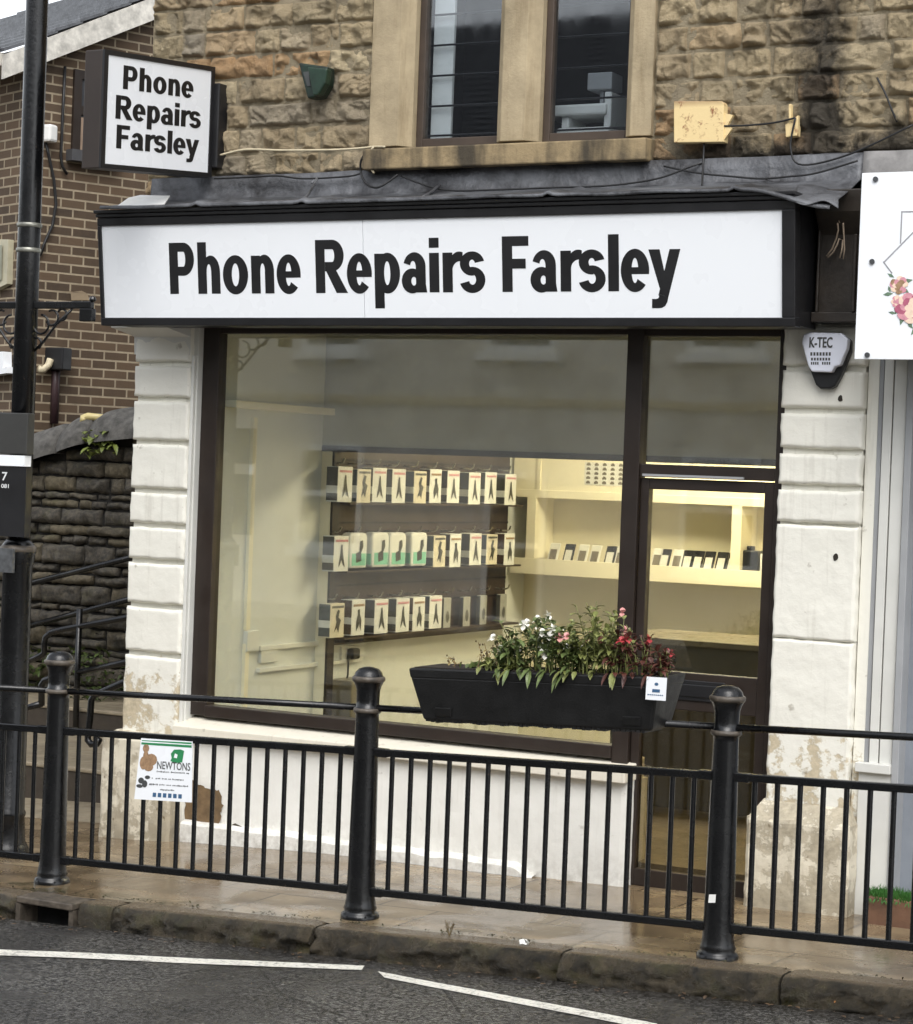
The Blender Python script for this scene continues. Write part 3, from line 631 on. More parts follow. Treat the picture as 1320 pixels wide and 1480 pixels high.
# casing, stall riser, sill
mb = MB(); mb.box(-3.425, -3.392, 0.035, 0.2, 0.55, 2.8); mb.box(-3.42, -3.40, 0.012, 0.034, 0.55, 2.62); mb.build('casing', M_WOODW, shop, bevel=0.004)
mb = MB()
rough_stone(mb, (-3.40, 0.012, -0.12), X_, Z_, -Y_, 2.68, 0.655, 0.003, 5, res=0.03, edge=0.006, bulge=0.006, depth=0.25, jit=0.002, chis=0.1)
mb.build('stall_riser', M_RISER, shop, smooth=False)
mb = MB()
def skirt_top(x): return 0.066+0.012*noise.noise(Vector((x*7, 0, 0)))
xs = fr(-3.34, -1.20, 60); vs = []
for x in xs:
    e = sm(-1.2, -1.32, x); zt = max(gz(x, 0)+0.004, skirt_top(x)*e+gz(x, 0)*(1-e))
    for (y, zz) in ((-0.05, -0.1), (-0.05+0.006*noise.noise(Vector((x*20, 1, 0))), zt-0.012), (-0.036, zt), (0.02, zt+0.012)): vs.append((x, y, zz))
mb.add(vs, [(i*4+j, i*4+j+1, (i+1)*4+j+1, (i+1)*4+j) for i in range(60) for j in range(3)]); mb.build('riser_skirting', M_RISER, shop)
mb = MB(); mb.hexa([(-3.42, -0.045, 0.532), (-0.712, -0.045, 0.532), (-0.712, 0.2, 0.54), (-3.42, 0.2, 0.54), (-3.42, -0.045, 0.588), (-0.712, -0.045, 0.588), (-0.712, 0.2, 0.645), (-3.42, 0.2, 0.645)])
mb.build('sill', mk_white('white_painted_sill', lin(222, 216, 200), 0.2, grime=0.45, peel=0.66), shop, bevel=0.006)
# bare patch where the render has fallen off
mb = MB(); pp = [(277, 1128), (300, 1140), (318, 1143), (322, 1165), (316, 1192), (300, 1200), (270, 1197), (266, 1150)]
qq = []
for k in range(len(pp)):
    (a, b), (c, d) = pp[k], pp[(k+1) % len(pp)]
    for j in range(7): f = j/7; qq.append(at(a+(c-a)*f+rnd.uniform(-1.8, 1.8), b+(d-b)*f+rnd.uniform(-1.8, 1.8), Y=-0.003))
mb.poly(qq); mb.build('bare_patch', pm('bare_render', lin(120, 98, 70), 0.9, 0.4, 20, 0.5, 60), shop)
mb = MB()
for pp in ([(322, 1198), (340, 1190), (352, 1196), (348, 1204), (330, 1206)],): mb.poly([at(a, b, Y=-0.004) for a, b in pp])
mb.build('paint_crack', pm('crack_dark', lin(60, 50, 38), 0.9), shop)
# window frame
Y0, Y1 = 0.08, 0.16
mb = MB(); mb.box(-3.392, -3.285, Y0, Y1, 0.64, 2.82); mb.box(-3.285, -0.84, Y0+0.004, Y1, 2.748, 2.82); mb.box(-3.285, -0.84, Y0-0.02, Y1, 0.637, 0.70)
mb.box(-0.84, -0.752, Y0-0.01, Y1, 0.0, 2.82); mb.box(-0.752, -0.045, Y0+0.002, Y1, 2.045, 2.108); mb.box(-0.752, -0.045, Y0+0.002, Y1, 2.742, 2.82); mb.box(-0.045, 0.006, Y0, Y1, 0.0, 2.82)
mb.build('window_frame', M_FRAME, shop, bevel=0.004)
mb = MB(); mb.box(-3.29, -0.836, 0.118, 0.124, 0.69, 2.755); mb.build('window_glass', M_GLASS, shop)
mb = MB(); mb.box(-0.756, -0.04, 0.118, 0.124, 2.1, 2.75); mb.build('transom_light', M_GLASS, shop)
mb = MB(); mb.box(-0.73, -0.2, 0.066, 0.08, 2.048, 2.06); mb.build('door_closer', M_GREYP, shop)
dl = MB(); dx0, dx1 = -0.748, -0.049
dl.box(dx0, dx0+0.045, 0.095, 0.15, 0.015, 2.04); dl.box(dx1-0.05, dx1, 0.095, 0.15, 0.015, 2.04); dl.box(dx0+0.045, dx1-0.05, 0.095, 0.15, 1.985, 2.04)
dl.box(dx0+0.045, dx1-0.05, 0.095, 0.15, 0.905, 1.09); dl.box(dx0+0.045, dx1-0.05, 0.095, 0.15, 0.015, 0.10)
door = dl.build('door', M_FRAME, shop, bevel=0.004, org=(-0.4, 0.12, 0))
mb = MB(); mb.box(dx0+0.04, dx1-0.045, 0.12, 0.126, 1.085, 1.99); mb.build('upper_pane', M_GLASS, door)
mb = MB(); mb.box(dx0+0.04, dx1-0.045, 0.12, 0.126, 0.095, 0.91); mb.build('lower_pane', glass('smoked_door_glass', (0.72, 0.68, 0.58), 1.75), door)
mb = MB(); mb.box(-0.54, -0.26, 0.086, 0.096, 0.955, 1.055); mb.box(-0.52, -0.28, 0.080, 0.087, 0.975, 1.035); mb.build('letter_plate', M_BLACK, door, bevel=0.003)
mb = MB(); mb.box(-0.70, -0.56, 0.05, 0.07, 1.125, 1.15); mb.box(-0.705, -0.675, 0.068, 0.1, 1.12, 1.155); mb.build('handle', M_BLACK, door, bevel=0.006)
mb = MB(); mb.box(-0.76, 0.0, 0.06, 0.16, -0.03, 0.014); mb.build('threshold', M_GREYP, shop, bevel=0.003)
# ------------------------------------------------------------------ fascia sign
def sy(z): return -0.35-0.06*(z-2.79)/0.5
sg = thing('fascia_sign', 'long white fascia sign in a black frame above the shop window', 'sign', (-1.8, -0.35, 2.76))
SX0, SX1, SZ0, SZ1 = -3.742, 0.118, 2.797, 3.285
def slab(mb, x0, x1, z0, z1, f, b):  # tilted slab, f in front of the face, b behind it
    mb.hexa([(x0, sy(z0)-f, z0), (x1, sy(z0)-f, z0), (x1, sy(z0)+b, z0), (x0, sy(z0)+b, z0), (x0, sy(z1)-f, z1), (x1, sy(z1)-f, z1), (x1, sy(z1)+b, z1), (x0, sy(z1)+b, z1)])
mb = MB(); slab(mb, SX0, -2.112, SZ0, SZ1, 0, 0.012); slab(mb, -2.109, SX1, SZ0, SZ1, 0, 0.012); mb.build('panel', M_SIGN, sg)
mb = MB(); slab(mb, SX0-0.022, SX1+0.065, SZ1, SZ1+0.042, 0.012, 0.06); slab(mb, SX0-0.022, SX1+0.065, SZ0-0.042, SZ0, 0.012, 0.06)
slab(mb, SX0-0.022, SX0, SZ0, SZ1, 0.012, 0.06); slab(mb, SX1, SX1+0.065, SZ0, SZ1, 0.012, 0.06); mb.build('frame', M_BLACK, sg, bevel=0.004)
mb = MB(); mb.hexa([(SX0-0.01, -0.285, 2.765), (SX1+0.06, -0.285, 2.765), (SX1+0.06, -0.06, 2.765), (SX0-0.01, -0.06, 2.765), (SX0-0.01, -0.335, 3.325), (SX1+0.06, -0.335, 3.325), (SX1+0.06, -0.06, 3.345), (SX0-0.01, -0.06, 3.345)])
mb.box(SX0+0.2, SX1-0.05, -0.06, 0.05, 2.80, 3.3); mb.build('box_body', M_BLACK, sg)
mb = MB(); slab(mb, SX0-0.024, SX1+0.067, SZ1+0.044, SZ1+0.062, 0.022, 0.2); slab(mb, SX0-0.03, SX1+0.07, SZ1+0.064, SZ1+0.082, 0.032, 0.2); mb.build('gutter_moulding', M_BLACK, sg, bevel=0.004)
mb = MB(); zb = 2.922; cap = 0.268; GAP = -30; wu = textwidth('Phone Repairs Farsley', 1)+GAP*21; x0t = at(245, 400, Y=-0.37).x; x1t = at(986, 400, Y=-0.37).x
xs_ = (x1t-x0t)/(cap/716)/wu
lettering(mb, 'Phone Repairs Farsley', lambda u, v, d: Vector((x0t-0.014+u, sy(zb+v)-d, zb+v)), cap, xs_, GAP*xs_)
mb.build('lettering', M_LETTER, sg, fix=False)
# ------------------------------------------------------------------ projecting box sign
ps = thing('projecting_sign', 'square white box sign sticking out from the stone wall', 'sign', (-3.36, -0.05, 3.6))
Rz = lambda y, z: Vector((0, y, z+(y+0.05)*0.088))
def pbox(mb, x0, x1, y0, y1, z0, z1): mb.hexa([(a, Rz(b, c).y, Rz(b, c).z) for (a, b, c) in [(x0, y0, z0), (x1, y0, z0), (x1, y1, z0), (x0, y1, z0), (x0, y0, z1), (x1, y0, z1), (x1, y1, z1), (x0, y1, z1)]])
zA, zB = 3.585, 4.185
mb = MB(); pbox(mb, -3.425, -3.315, -1.01, -0.03, zA, zB); mb.build('case', pm('brown_sign_case', lin(48, 40, 35), 0.45, 0.2, 4), ps, bevel=0.005)
mb = MB(); pbox(mb, -3.316, -3.308, -0.975, -0.06, zA+0.025, zB-0.025); mb.build('face_panel', M_SIGN, ps)
mb = MB()
for y0, y1, z0, z1 in ((-1.01, -0.03, zA, zA+0.024), (-1.01, -0.03, zB-0.024, zB), (-1.01, -0.976, zA+0.024, zB-0.024), (-0.059, -0.03, zA+0.024, zB-0.024)): pbox(mb, -3.3149, -3.302, y0, y1, z0, z1)
mb.build('trim', M_BLACK, ps)
mb = MB(); mb.box(-3.40, -3.27, -0.03, 0.06, 3.64, 4.10); mb.build('mounting_bracket', M_BLACK, ps, bevel=0.006)
mb = MB()
for (txt, px0, px1, pyb) in (('Phone', 177, 281, 128), ('Repairs', 166, 292, 171), ('Farsley', 167, 288, 214)):
    a = at(px0, pyb, X=-3.307); b = at(px1, pyb+16, X=-3.307); wd = b.y-a.y; cp = 0.121; w1 = textwidth(txt, 1)-26*len(txt)
    zc = a.z-(a.y+0.05)*0.088
    lettering(mb, txt, lambda u, v, d, a=a, zc=zc: Vector((-3.3075+d, 0, 0))+Rz(a.y+u-0.012, zc+v), cp, wd/(cp/716)/w1, -26*wd/(cp/716)/w1)
mb.build('lettering', M_LETTER, ps, fix=False)
# ------------------------------------------------------------------ things on the wall
gb = thing('alarm_box', 'old dark green alarm box wedged on the sandstone wall', 'alarm box', at(455, 115, Y=0.03))
P = [(431, 90), (474, 96), (472, 122), (462, 140), (444, 142), (438, 118)]
mb = MB(); mb.prism([at(a, b, Y=-0.05) for a, b in P], (0, 0.08, 0)); mb.build('case', M_GREENBOX, gb, bevel=0.01)
mb = MB(); mb.prism([at(a, b, Y=-0.105) for a, b in ((444, 96), (473, 99), (470, 120), (460, 137), (452, 138))], (0, 0.052, 0)); mb.build('cover', pm('faded_green_cover', lin(28, 54, 39), 0.4, 0.5, 18), gb, bevel=0.008)
mb = MB(); mb.prism([at(a, b, Y=-0.055) for a, b in ((438, 104), (446, 103), (449, 124), (444, 124))], (0, 0.004, 0)); mb.build('badge', M_INK, gb)
rb = thing('sign_bracket', 'rusty cream metal bracket left on the wall right of the upper window', 'bracket', at(1015, 180, Y=0.02))
mb = MB(); mb.prism([at(a, b, Y=-0.04) for a, b in ((974, 146), (1044, 146), (1046, 150), (1046, 205), (974, 206))], (0, 0.06, 0)); mb.build('plate', M_RUST, rb, bevel=0.004)
mb = MB(); mb.prism([at(a, b, Y=-0.03) for a, b in ((1046, 163), (1060, 166), (1052, 180), (1058, 186), (1046, 203))], (0, 0.02, 0)); mb.build('torn_edge', M_RUST, rb)
mb = MB(); mb.prism([at(a, b, Y=-0.02) for a, b in ((1135, 180), (1154, 166), (1152, 196), (1136, 198))], (0, 0.05, 0)); mb.prism([at(a, b, Y=-0.02) for a, b in ((1140, 150), (1144, 150), (1143, 180), (1140, 180))], (0, 0.03, 0)); tag(mb.build('metal_lug', M_RUST, bevel=0.003), 'small cream metal lug beside the rusty bracket under the soot stain', 'bracket')
def cable(name, pts, r, mat, label, parent=None):
    P = [at(a, b, Y=y) for a, b, y in pts]; Q = []
    for i in range(len(P)-1):
        p0 = P[max(i-1, 0)]; p1 = P[i]; p2 = P[i+1]; p3 = P[min(i+2, len(P)-1)]
        for k in range(6):
            t = k/6; Q.append(0.5*((2*p1)+(p2-p0)*t+(2*p0-5*p1+4*p2-p3)*t*t+(3*p1-p0-3*p2+p3)*t**3))
    Q.append(P[-1]); mb = MB(); mb.tube(Q, r, 7); return tag(mb.build(name, mat, smooth=True), label, 'cable')
cable('cable', [(318, 224, .0), (355, 216, -.005), (400, 217, -.01), (440, 217, -.015), (490, 216, -.01), (522, 214, -.02), (540, 212, -.03), (556, 212, -.08)], 0.006, M_CABLEW, 'cream cable strung along the sandstone left of the window sill')
cable('cable', [(540, 212, -.06), (530, 228, -.06), (534, 240, -.05), (541, 250, -.05)], 0.006, M_CABLEW, 'short cream cable hanging off the left end of the window sill')
cable('cable', [(532, 216, -.05), (522, 232, -.05), (522, 250, -.04), (530, 266, -.06), (545, 271, -.09), (562, 262, -.07), (575, 252, -.05)], 0.006, M_CABLEK, 'black cable looping below the left end of the window sill')
cable('cable', [(310, 258, -.05), (360, 256, -.05), (400, 254, -.05), (440, 258, -.04), (500, 255, -.04), (520, 251, -.03)], 0.005, M_CABLEK, 'thin black cable along the lead near the box sign')
cable('cable', [(580, 254, -.04), (610, 266, -.07), (650, 275, -.09), (720, 274, -.09), (800, 271, -.09), (880, 268, -.08), (950, 258, -.06), (1000, 240, -.03), (1015, 236, .0)], 0.005, M_CABLEK, 'long black cable sagging over the lead below the window sill')
cable('cable', [(960, 240, -.02), (1010, 250, -.05), (1060, 255, -.05), (1100, 258, -.05), (1140, 255, -.05), (1180, 250, -.05), (1240, 232, -.03)], 0.005, M_CABLEK, 'black cable on the lead below the rusty bracket')
cable('cable', [(1018, 207, -.01), (1017, 230, -.02), (1016, 250, -.06), (1015, 268, -.12)], 0.005, M_CABLEK, 'black cable dropping straight down from the rusty bracket')
cable('cable', [(1045, 182, -.03), (1080, 181, -.03), (1120, 177, -.03), (1150, 170, -.03)], 0.005, M_CABLEK, 'black cable from the rusty bracket to the metal lug')
cable('cable', [(1150, 170, -.03), (1143, 214, -.03), (1160, 238, -.03), (1230, 222, -.02), (1320, 180, .0)], 0.005, M_CABLEK, 'black cable rising to the right edge above the white board')
cable('cable', [(1268, 112, -.0), (1280, 135, -.01), (1290, 160, -.01), (1297, 176, -.0)], 0.005, M_CABLEK, 'short black cable hanging on the stone at the upper right')
cable('cable', [(450, 265, -.05), (458, 258, -.05), (446, 280, -.25), (430, 296, -.42)], 0.007, M_LEAD, 'grey pipe end lying on the lead under the window, left one')
cable('cable', [(635, 268, -.06), (620, 280, -.2), (596, 292, -.35), (590, 298, -.42)], 0.009, M_LEAD, 'grey pipe end lying on the lead under the mullion, right one')
# alarm box on right pilaster
ka = thing('alarm_box', 'white burglar alarm box on a black base, on the right pilaster', 'alarm box', at(1193, 520, Y=0))
mb = MB(); mb.prism([at(a, b, Y=-0.045) for a, b in ((1163, 485), (1218, 483), (1229, 492), (1229, 508), (1216, 542), (1207, 558), (1200, 562), (1186, 562), (1179, 556), (1168, 528))], (0, 0.047, 0)); mb.build('base', M_BLACK, ka, bevel=0.008)
mb = MB(); mb.prism([at(a, b, Y=-0.085) for a, b in ((1161, 483), (1170, 480), (1216, 481), (1226, 490), (1224, 504), (1214, 528), (1206, 530), (1202, 538), (1173, 537), (1168, 528), (1159, 496))], (0, 0.045, 0)); mb.build('cover', pm('alarm_white_plastic', lin(222, 226, 238), 0.35, 0.04, 5), ka, bevel=0.007)
mb = MB(); o = at(1170, 502, Y=-0.086); o2 = at(1203, 503, Y=-0.086)
small_text(mb, 'K-TEC', o, X_, Z_, 0.068, (o2-o).length); small_text(mb, 'K-TEC', o+Vector((0.002, 0, 0.001)), X_, Z_, 0.068, (o2-o).length, 0.0024)
for k, (pa, pb, py, hh) in enumerate(((1171, 1202, 509, 5), (1172, 1201, 517, 4), (1172, 1184, 523, 4), (1188, 1201, 523, 4))):
    n_ = 7 if k < 2 else 4
    for i in range(n_):
        a = pa+(pb-pa)*(i+0.12)/n_; b = pa+(pb-pa)*(i+0.8)/n_; mb.poly([at(a, py+hh, Y=-0.087), at(b, py+hh, Y=-0.087), at(b, py, Y=-0.087), at(a, py, Y=-0.087)])
mb.build('printed_text', M_INK, ka, fix=False)
# console on top of the right pilaster
cs = thing('console', 'dark bronze painted console between the fascia sign and the white board', 'console', (0.3, 0, 2.8))
mb = MB(); xa = 0.20; mb.prism([(xa, 0.03, 2.80), (xa, -0.10, 2.80), (xa, -0.12, 2.84), (xa, -0.13, 3.2), (xa, -0.2, 3.3), (xa, -0.22, 3.4), (xa, 0.03, 3.42)], (0.235, 0, 0)); mb.build('body', M_CONSOLE, cs, bevel=0.006)
mb = MB(); mb.box(0.18, 0.45, -0.14, 0.02, 2.795, 2.84); mb.box(0.375, 0.39, -0.15, 0.0, 2.84, 3.2); mb.box(0.20, 0.212, -0.145, 0.0, 2.84, 3.25); mb.build('moulding', M_CONSOLE, cs, bevel=0.004)
hk = [(1211, 322), (1212, 332), (1209, 345), (1203, 360), (1195, 370), (1197, 372), (1205, 364), (1211, 352), (1213, 345), (1219, 347), (1217, 362), (1214, 373), (1219, 374), (1221, 360), (1220, 340), (1219, 322)]
mb = MB(); mb.tube([at(a, b, Y=-0.17) for a, b in hk], 0.004, 6); mb.tube([at(a, b, Y=-0.17) for a, b in ((1214, 322), (1210, 312), (1206, 302))], 0.003, 6)
tag(mb.build('cord_loop', pm('pale_dirty_cord', lin(150, 134, 116), 0.7), smooth=True), 'looped pale cord dangling in front of the dark console', 'cord')
# ================================================================== INTERIOR
room = thing('shop_room', 'brightly lit cream shop interior behind the window', 'room', (-1.5, 2, 0))
ceil_z = 2.62
mb = MB(); mb.box(-3.36, -3.30, 0.165, 4.06, 0.0, 2.85); mb.build('side_wall', pm('pale_grey_white_paint', lin(222, 224, 222), 0.55, 0.05, 2), room)
mb = MB(); mb.box(0.40, 0.46, 0.35, 4.06, 0.0, 2.85); mb.build('side_wall', M_CREAM, room); mb = MB(); mb.box(0.05, 0.40, 0.345, 0.40, 0.0, 2.85); mb.build('side_wall', M_CREAM, room)
mb = MB(); mb.box(-3.30, 0.40, 4.0, 4.06, 0, 2.85); mb.build('back_wall', M_CREAM, room)
mb = MB(); mb.box(-3.36, 0.46, 0.165, 4.06, 2.85, 2.9); mb.build('ceiling', M_CREAM, room)
mb = MB(); mb.box(-3.36, 0.46, 0.165, 4.06, -0.05, 0.12); mb.build('floor', pm('shop_floor', lin(120, 112, 100), 0.5), room)
mb = MB(); mb.box(-3.30, 0.40, 1.22, 1.30, 2.165, 2.85); mb.build('header', pm('pale_grey_header', lin(176, 176, 168), 0.6, 0.1, 3), room)
mb = MB(); mb.box(-3.30, 0.40, 1.215, 1.305, 2.13, 2.165); mb.build('header_underside_strip', M_FRAME, room)  # dark strip standing in for the shaded underside of the header
mb = MB(); mb.box(-3.30, -3.23, 1.22, 1.30, 0.12, 2.13); mb.build('jamb', M_CREAMG, room)
mb = MB(); mb.box(-3.23, -3.215, 1.225, 1.30, 0.12, 2.13); mb.build('jamb_edge', M_FRAME, room)
mb = MB(); mb.box(-3.30, -3.22, 0.17, 2.2, 2.345, 2.385); tag(mb.build('wall_bar', M_CREAMG, bevel=0.003), 'pale ledge along the top of the inside left wall', 'bar')  # pale bar standing in for a bright strip on the wall
LIGHTC = (1.0, 0.865, 0.57)
M_LAMP = emis('lit_warm_panel', LIGHTC, 26)
for i, (x, y, lb) in enumerate(((-1.75, 2.75, 'lit square ceiling light above the display board'), (-0.6, 2.6, 'lit square ceiling light above the counter'))):
    l = thing('ceiling_light', lb, 'light', (x, y, 2.84), 'ceiling lights in the shop')
    mb = MB(); mb.box(x-0.34, x+0.34, y-0.34, y+0.34, 2.815, 2.849); mb.build('housing', M_PLASW, l, bevel=0.004)
    mb = MB(); mb.box(x-0.31, x+0.31, y-0.31, y+0.31, 2.806, 2.814); mb.build('diffuser', M_LAMP, l)
# display board on the left wall (faces +X)
bd = thing('display_board', 'dark brown accessory display board on the left wall of the shop', 'display board', (-3.28, 2.4, 0.95))
mb = MB(); mb.box(-3.30, -3.275, 1.315, 3.66, 0.965, 2.163); mb.build('backing', M_BOARD, bd)
mb = MB()
for zz in (1.20, 1.32, 1.56, 1.70, 1.96, 2.08): mb.box(-3.276, -3.268, 1.32, 3.655, zz, zz+0.012)
mb.build('grooves', pm('board_groove', lin(30, 24, 20), 0.6), bd)
rows = [(1.935, 10), (1.535, 10), (1.145, 10)]
def packet(kind):
    p = thing('phone_accessory', 'x', 'packet', (0, 0, 0))
    if kind[:3] == 'box':
        v = int(kind[3]); hh = (0.075, 0.068, 0.08)[v]; y0, y1 = ((-0.08, 0.065), (-0.07, 0.07), (-0.085, 0.05))[v]
        mb = MB(); mb.box(0.0, 0.076, y0, y1, -0.112, hh); mb.build('carton', M_PKTW if v != 1 else pm('packet_cream_card', lin(228, 220, 202), 0.4, 0.15, 14), p, bevel=0.003)
        mb = MB(); mb.box(0.002, 0.074, y0-0.003, y0+0.0005, -0.104, hh-0.004); mb.build('dark_side_panel', (M_PKTD, pm('packet_blue_grey_side', lin(92, 100, 108), 0.4, 0.3, 12), pm('packet_brown_side', lin(86, 68, 56), 0.4, 0.3, 12))[v], p)
        mb = MB(); mb.box(0.0, 0.076, y0-0.004, y0+0.0005, -0.066+0.008*v, -0.026+0.006*v); mb.build('white_band', M_PKTW, p)
        mb = MB(); c = (y0+y1)/2
        if v == 0: pts = [(-0.030, -0.09), (-0.014, -0.02), (-0.006, 0.03), (0.006, 0.03), (0.014, -0.02), (0.036, -0.09), (0.016, -0.075), (0.0, -0.05), (-0.014, -0.075)]
        elif v == 1: pts = [(-0.034, -0.085), (-0.01, -0.03), (-0.02, 0.0), (0.0, 0.036), (0.02, 0.03), (0.008, -0.005), (0.034, -0.02), (0.02, -0.05), (0.012, -0.088), (-0.008, -0.06)]
        else: pts = [(-0.02, -0.09), (-0.024, -0.04), (-0.008, 0.0), (-0.012, 0.026), (0.01, 0.03), (0.014, 0.0), (0.03, -0.03), (0.026, -0.09), (0.008, -0.05)]
        mb.poly([(0.0785, c+a, b) for a, b in pts]); mb.build('print', M_PKTK, p)
        mb = MB(); mb.box(0.0780, 0.0792, y0+0.012, y1-0.012, 0.044, 0.056); mb.build('header_stripe', (M_ROSE, M_PKTD, M_TAN)[v], p)
    elif kind == 'pouch':
        mb = MB(); mb.prism([(0.0, a, b) for a, b in ((-0.09, -0.1), (0.085, -0.1), (0.09, 0.07), (0.07, 0.09), (-0.075, 0.09), (-0.095, 0.07))], (0.066, 0, 0)); mb.build('pouch', M_PKTW, p, bevel=0.018)
        mb = MB(); mb.box(0.008, 0.058, -0.0955, -0.092, -0.085, -0.025); mb.build('mint_band', M_PKTG, p)
        mb = MB(); mb.box(0.0655, 0.0675, -0.072, 0.07, -0.085, -0.02); mb.build('mint_panel', M_PKTG, p)
        mb = MB(); mb.poly([(0.0685, a, b) for a, b in ((-0.03, -0.07), (-0.035, -0.02), (0.0, -0.01), (0.004, 0.045), (0.034, 0.05), (0.04, 0.015), (0.02, -0.015), (0.024, -0.06))]); mb.build('print', M_PKTK, p)
    else:
        mb = MB(); mb.box(0.0, 0.03, -0.035, 0.05, -0.125, 0.06); mb.build('carton', pm('packet_grey_card', lin(176, 176, 172), 0.4, 0.2, 14), p, bevel=0.003)
        mb = MB(); mb.box(0.002, 0.028, -0.0375, -0.0345, -0.12, 0.055); mb.build('dark_side_panel', M_PKTD, p)
        mb = MB(); disc(mb, (0.0315, 0.008, -0.05), Y_, Z_, 0.02, 0.035); mb.build('print', M_PKTD, p)
    return p
ORD = ['first', 'second', 'third', 'fourth', 'fifth', 'sixth', 'seventh', 'eighth', 'ninth', 'tenth', 'eleventh', 'twelfth', 'thirteenth', 'fourteenth', 'fifteenth', 'sixteenth']
rowpx = [[481, 508, 533, 560, 588, 615, 641, 669, 694, 722], [476, 504, 533, 560, 592, 616, 642, 670, 695, 722], [470, 502, 536, 564, 591, 613, 639, 665, 692, 720]]
hookpy = [(668, 678), (762, 767), (856, 858)]
protos = {}
kmb = MB()
for r, (zr, n) in enumerate(rows):
    for i in range(n):
        px = rowpx[r][i]; t = (px-470)/250; py = hookpy[r][0]+(hookpy[r][1]-hookpy[r][0])*t
        q = at(px+4, py, X=-3.23); y = q.y; zh = zr+0.135 if r else 2.075
        zh = [2.075, 1.665, 1.265][r]
        k = MB(); k.tube([(-3.272, y, zh-0.012), (-3.19, y, zh-0.012), (-3.175, y, zh-0.004), (-3.165, y, zh+0.02)], 0.006, 6); k.build('hook', M_STEEL, bd)
        kind = 'pouch' if (r == 1 and 1 <= i <= 4) else ('slim' if (r == 2 and i >= 6) else 'box%d' % ((i*7+r*5) % 3 if rnd.random() < 0.6 else 0))
        rn = ('top', 'middle', 'bottom')[r]
        lab = {'box0': 'white boxed accessory with dark side', 'box1': 'cream boxed accessory with blue-grey side', 'box2': 'white boxed accessory with brown side', 'pouch': 'rounded mint and white accessory pack', 'slim': 'slim grey accessory packet'}[kind]
        lab = '%s, %s from the left on the %s hook row' % (lab, ORD[i], rn)
        loc = Vector((-3.245+rnd.uniform(0, 0.02), y+rnd.uniform(-.008, .008), zh-0.115+rnd.uniform(-.006, .006)))
        if kind not in protos:
            p = packet(kind); p.location = loc; p.scale = (1.05, 1.15, 1.13); ORG[p.name] = loc; p['label'] = lab; p['group'] = 'accessory packets on the display board'; protos[kind] = p
        else: dup(protos[kind], loc-protos[kind].location, lab, 'accessory packets on the display board')
mb = MB()
for zr in (1.83, 1.42, 1.02): mb.box(-3.274, -3.16, 1.33, 3.66, zr-0.012, zr)
mb.build('shelf_lip', M_BOARD, bd)
# cabinet in the back wall
cab = thing('wall_cabinet', 'cream open display cabinet along the back wall with phones', 'cabinet', (-1.8, 3.85, 1.36))
cx0, cx1 = -3.27, 0.38; cy0, cy1 = 3.72, 3.998
q0 = at(770, 716, Y=cy0); q1 = at(762, 826, Y=cy0); zt_, zb_ = 1.925, 1.375
mb = MB(); mb.box(cx0, cx1, cy0, cy1, zb_, zb_+0.035); mb.box(cx0, cx1, cy0, cy1, 1.90, 1.935); mb.box(cx0, cx1, cy0-0.015, cy0, zb_-0.02, zb_+0.09); mb.box(cx0, cx1, cy0-0.012, cy0, 1.885, 1.94); mb.build('shelf', M_CREAMG, cab, bevel=0.003)
mb = MB()
for px in (768, 1065): x = at(px, 770, Y=cy0).x; mb.box(x-0.035, x+0.035, cy0-0.010, cy1, zb_+0.09, 1.885)
mb.build('upright', M_CREAMG, cab, bevel=0.003)
mb = MB(); mb.box(cx0, cx1, cy0, cy0+0.02, 1.935, 2.4); mb.build('upper_panel', M_CREAMG, cab)
mb = MB(); xx = at(780, 690, Y=cy0).x; mb.box(xx-0.012, xx+0.012, cy0-0.012, cy0, 1.94, 2.4); mb.build('panel_edge', M_CREAM, cab)
def phone(dark):
    p = thing('display_phone', 'x', 'phone', (0, 0, 0)); L = 0.17; a = RAD(14); ux = Vector((0.968, 0, -0.0)); up = Vector((0.10, math.sin(a), math.cos(a))).normalized(); nn = ux.cross(up).normalized()
    if nn.y > 0: nn = -nn
    mb = MB(); mb.obox(-ux*0.04, ux*0.08, up*L, -nn*0.012); mb.build('case', M_PHONEK if dark else M_PLASW, p, bevel=0.006)
    mb = MB(); mb.obox(-ux*0.026+up*0.02+nn*0.0025, ux*0.052, up*0.105, -nn*0.002); mb.build('label_card', M_PLASW if dark else M_CTOP, p)
    return p
phs = [(796, 0), (818, 1), (838, 0), (856, 0), (878, 1), (893, 0), (946, 0), (957, 1), (975, 0), (990, 1), (1005, 1), (1021, 1), (1039, 1), (1055, 1)]
pr_ = {}; cnt = {0: 0, 1: 0}
for px, dk in phs:
    q = at(px, 803, Y=3.80); loc = Vector((q.x, 3.80, zb_+0.036)); cnt[dk] += 1
    lab = '%s, %s %s one from the left on the back cabinet shelf' % ('black cased phone' if dk else 'pale phone', ORD[cnt[dk]-1], 'black' if dk else 'pale')
    if dk not in pr_:
        p = phone(dk); p.location = loc; ORG[p.name] = loc; p['label'] = lab; p['group'] = 'phones on the back shelf'; pr_[dk] = p
    else: dup(pr_[dk], loc-pr_[dk].location, lab, 'phones on the back shelf')
q = at(1088, 818, Y=3.8); mb = MB(); mb.box(q.x-0.06, q.x+0.05, 3.76, 3.86, zb_+0.036, zb_+0.22); mb.box(q.x-0.04, q.x+0.0, 3.78, 3.84, zb_+0.22, zb_+0.25); tag(mb.build('speaker_box', M_PHONEK, bevel=0.006), 'dark upright box in the right bay of the cabinet', 'box')
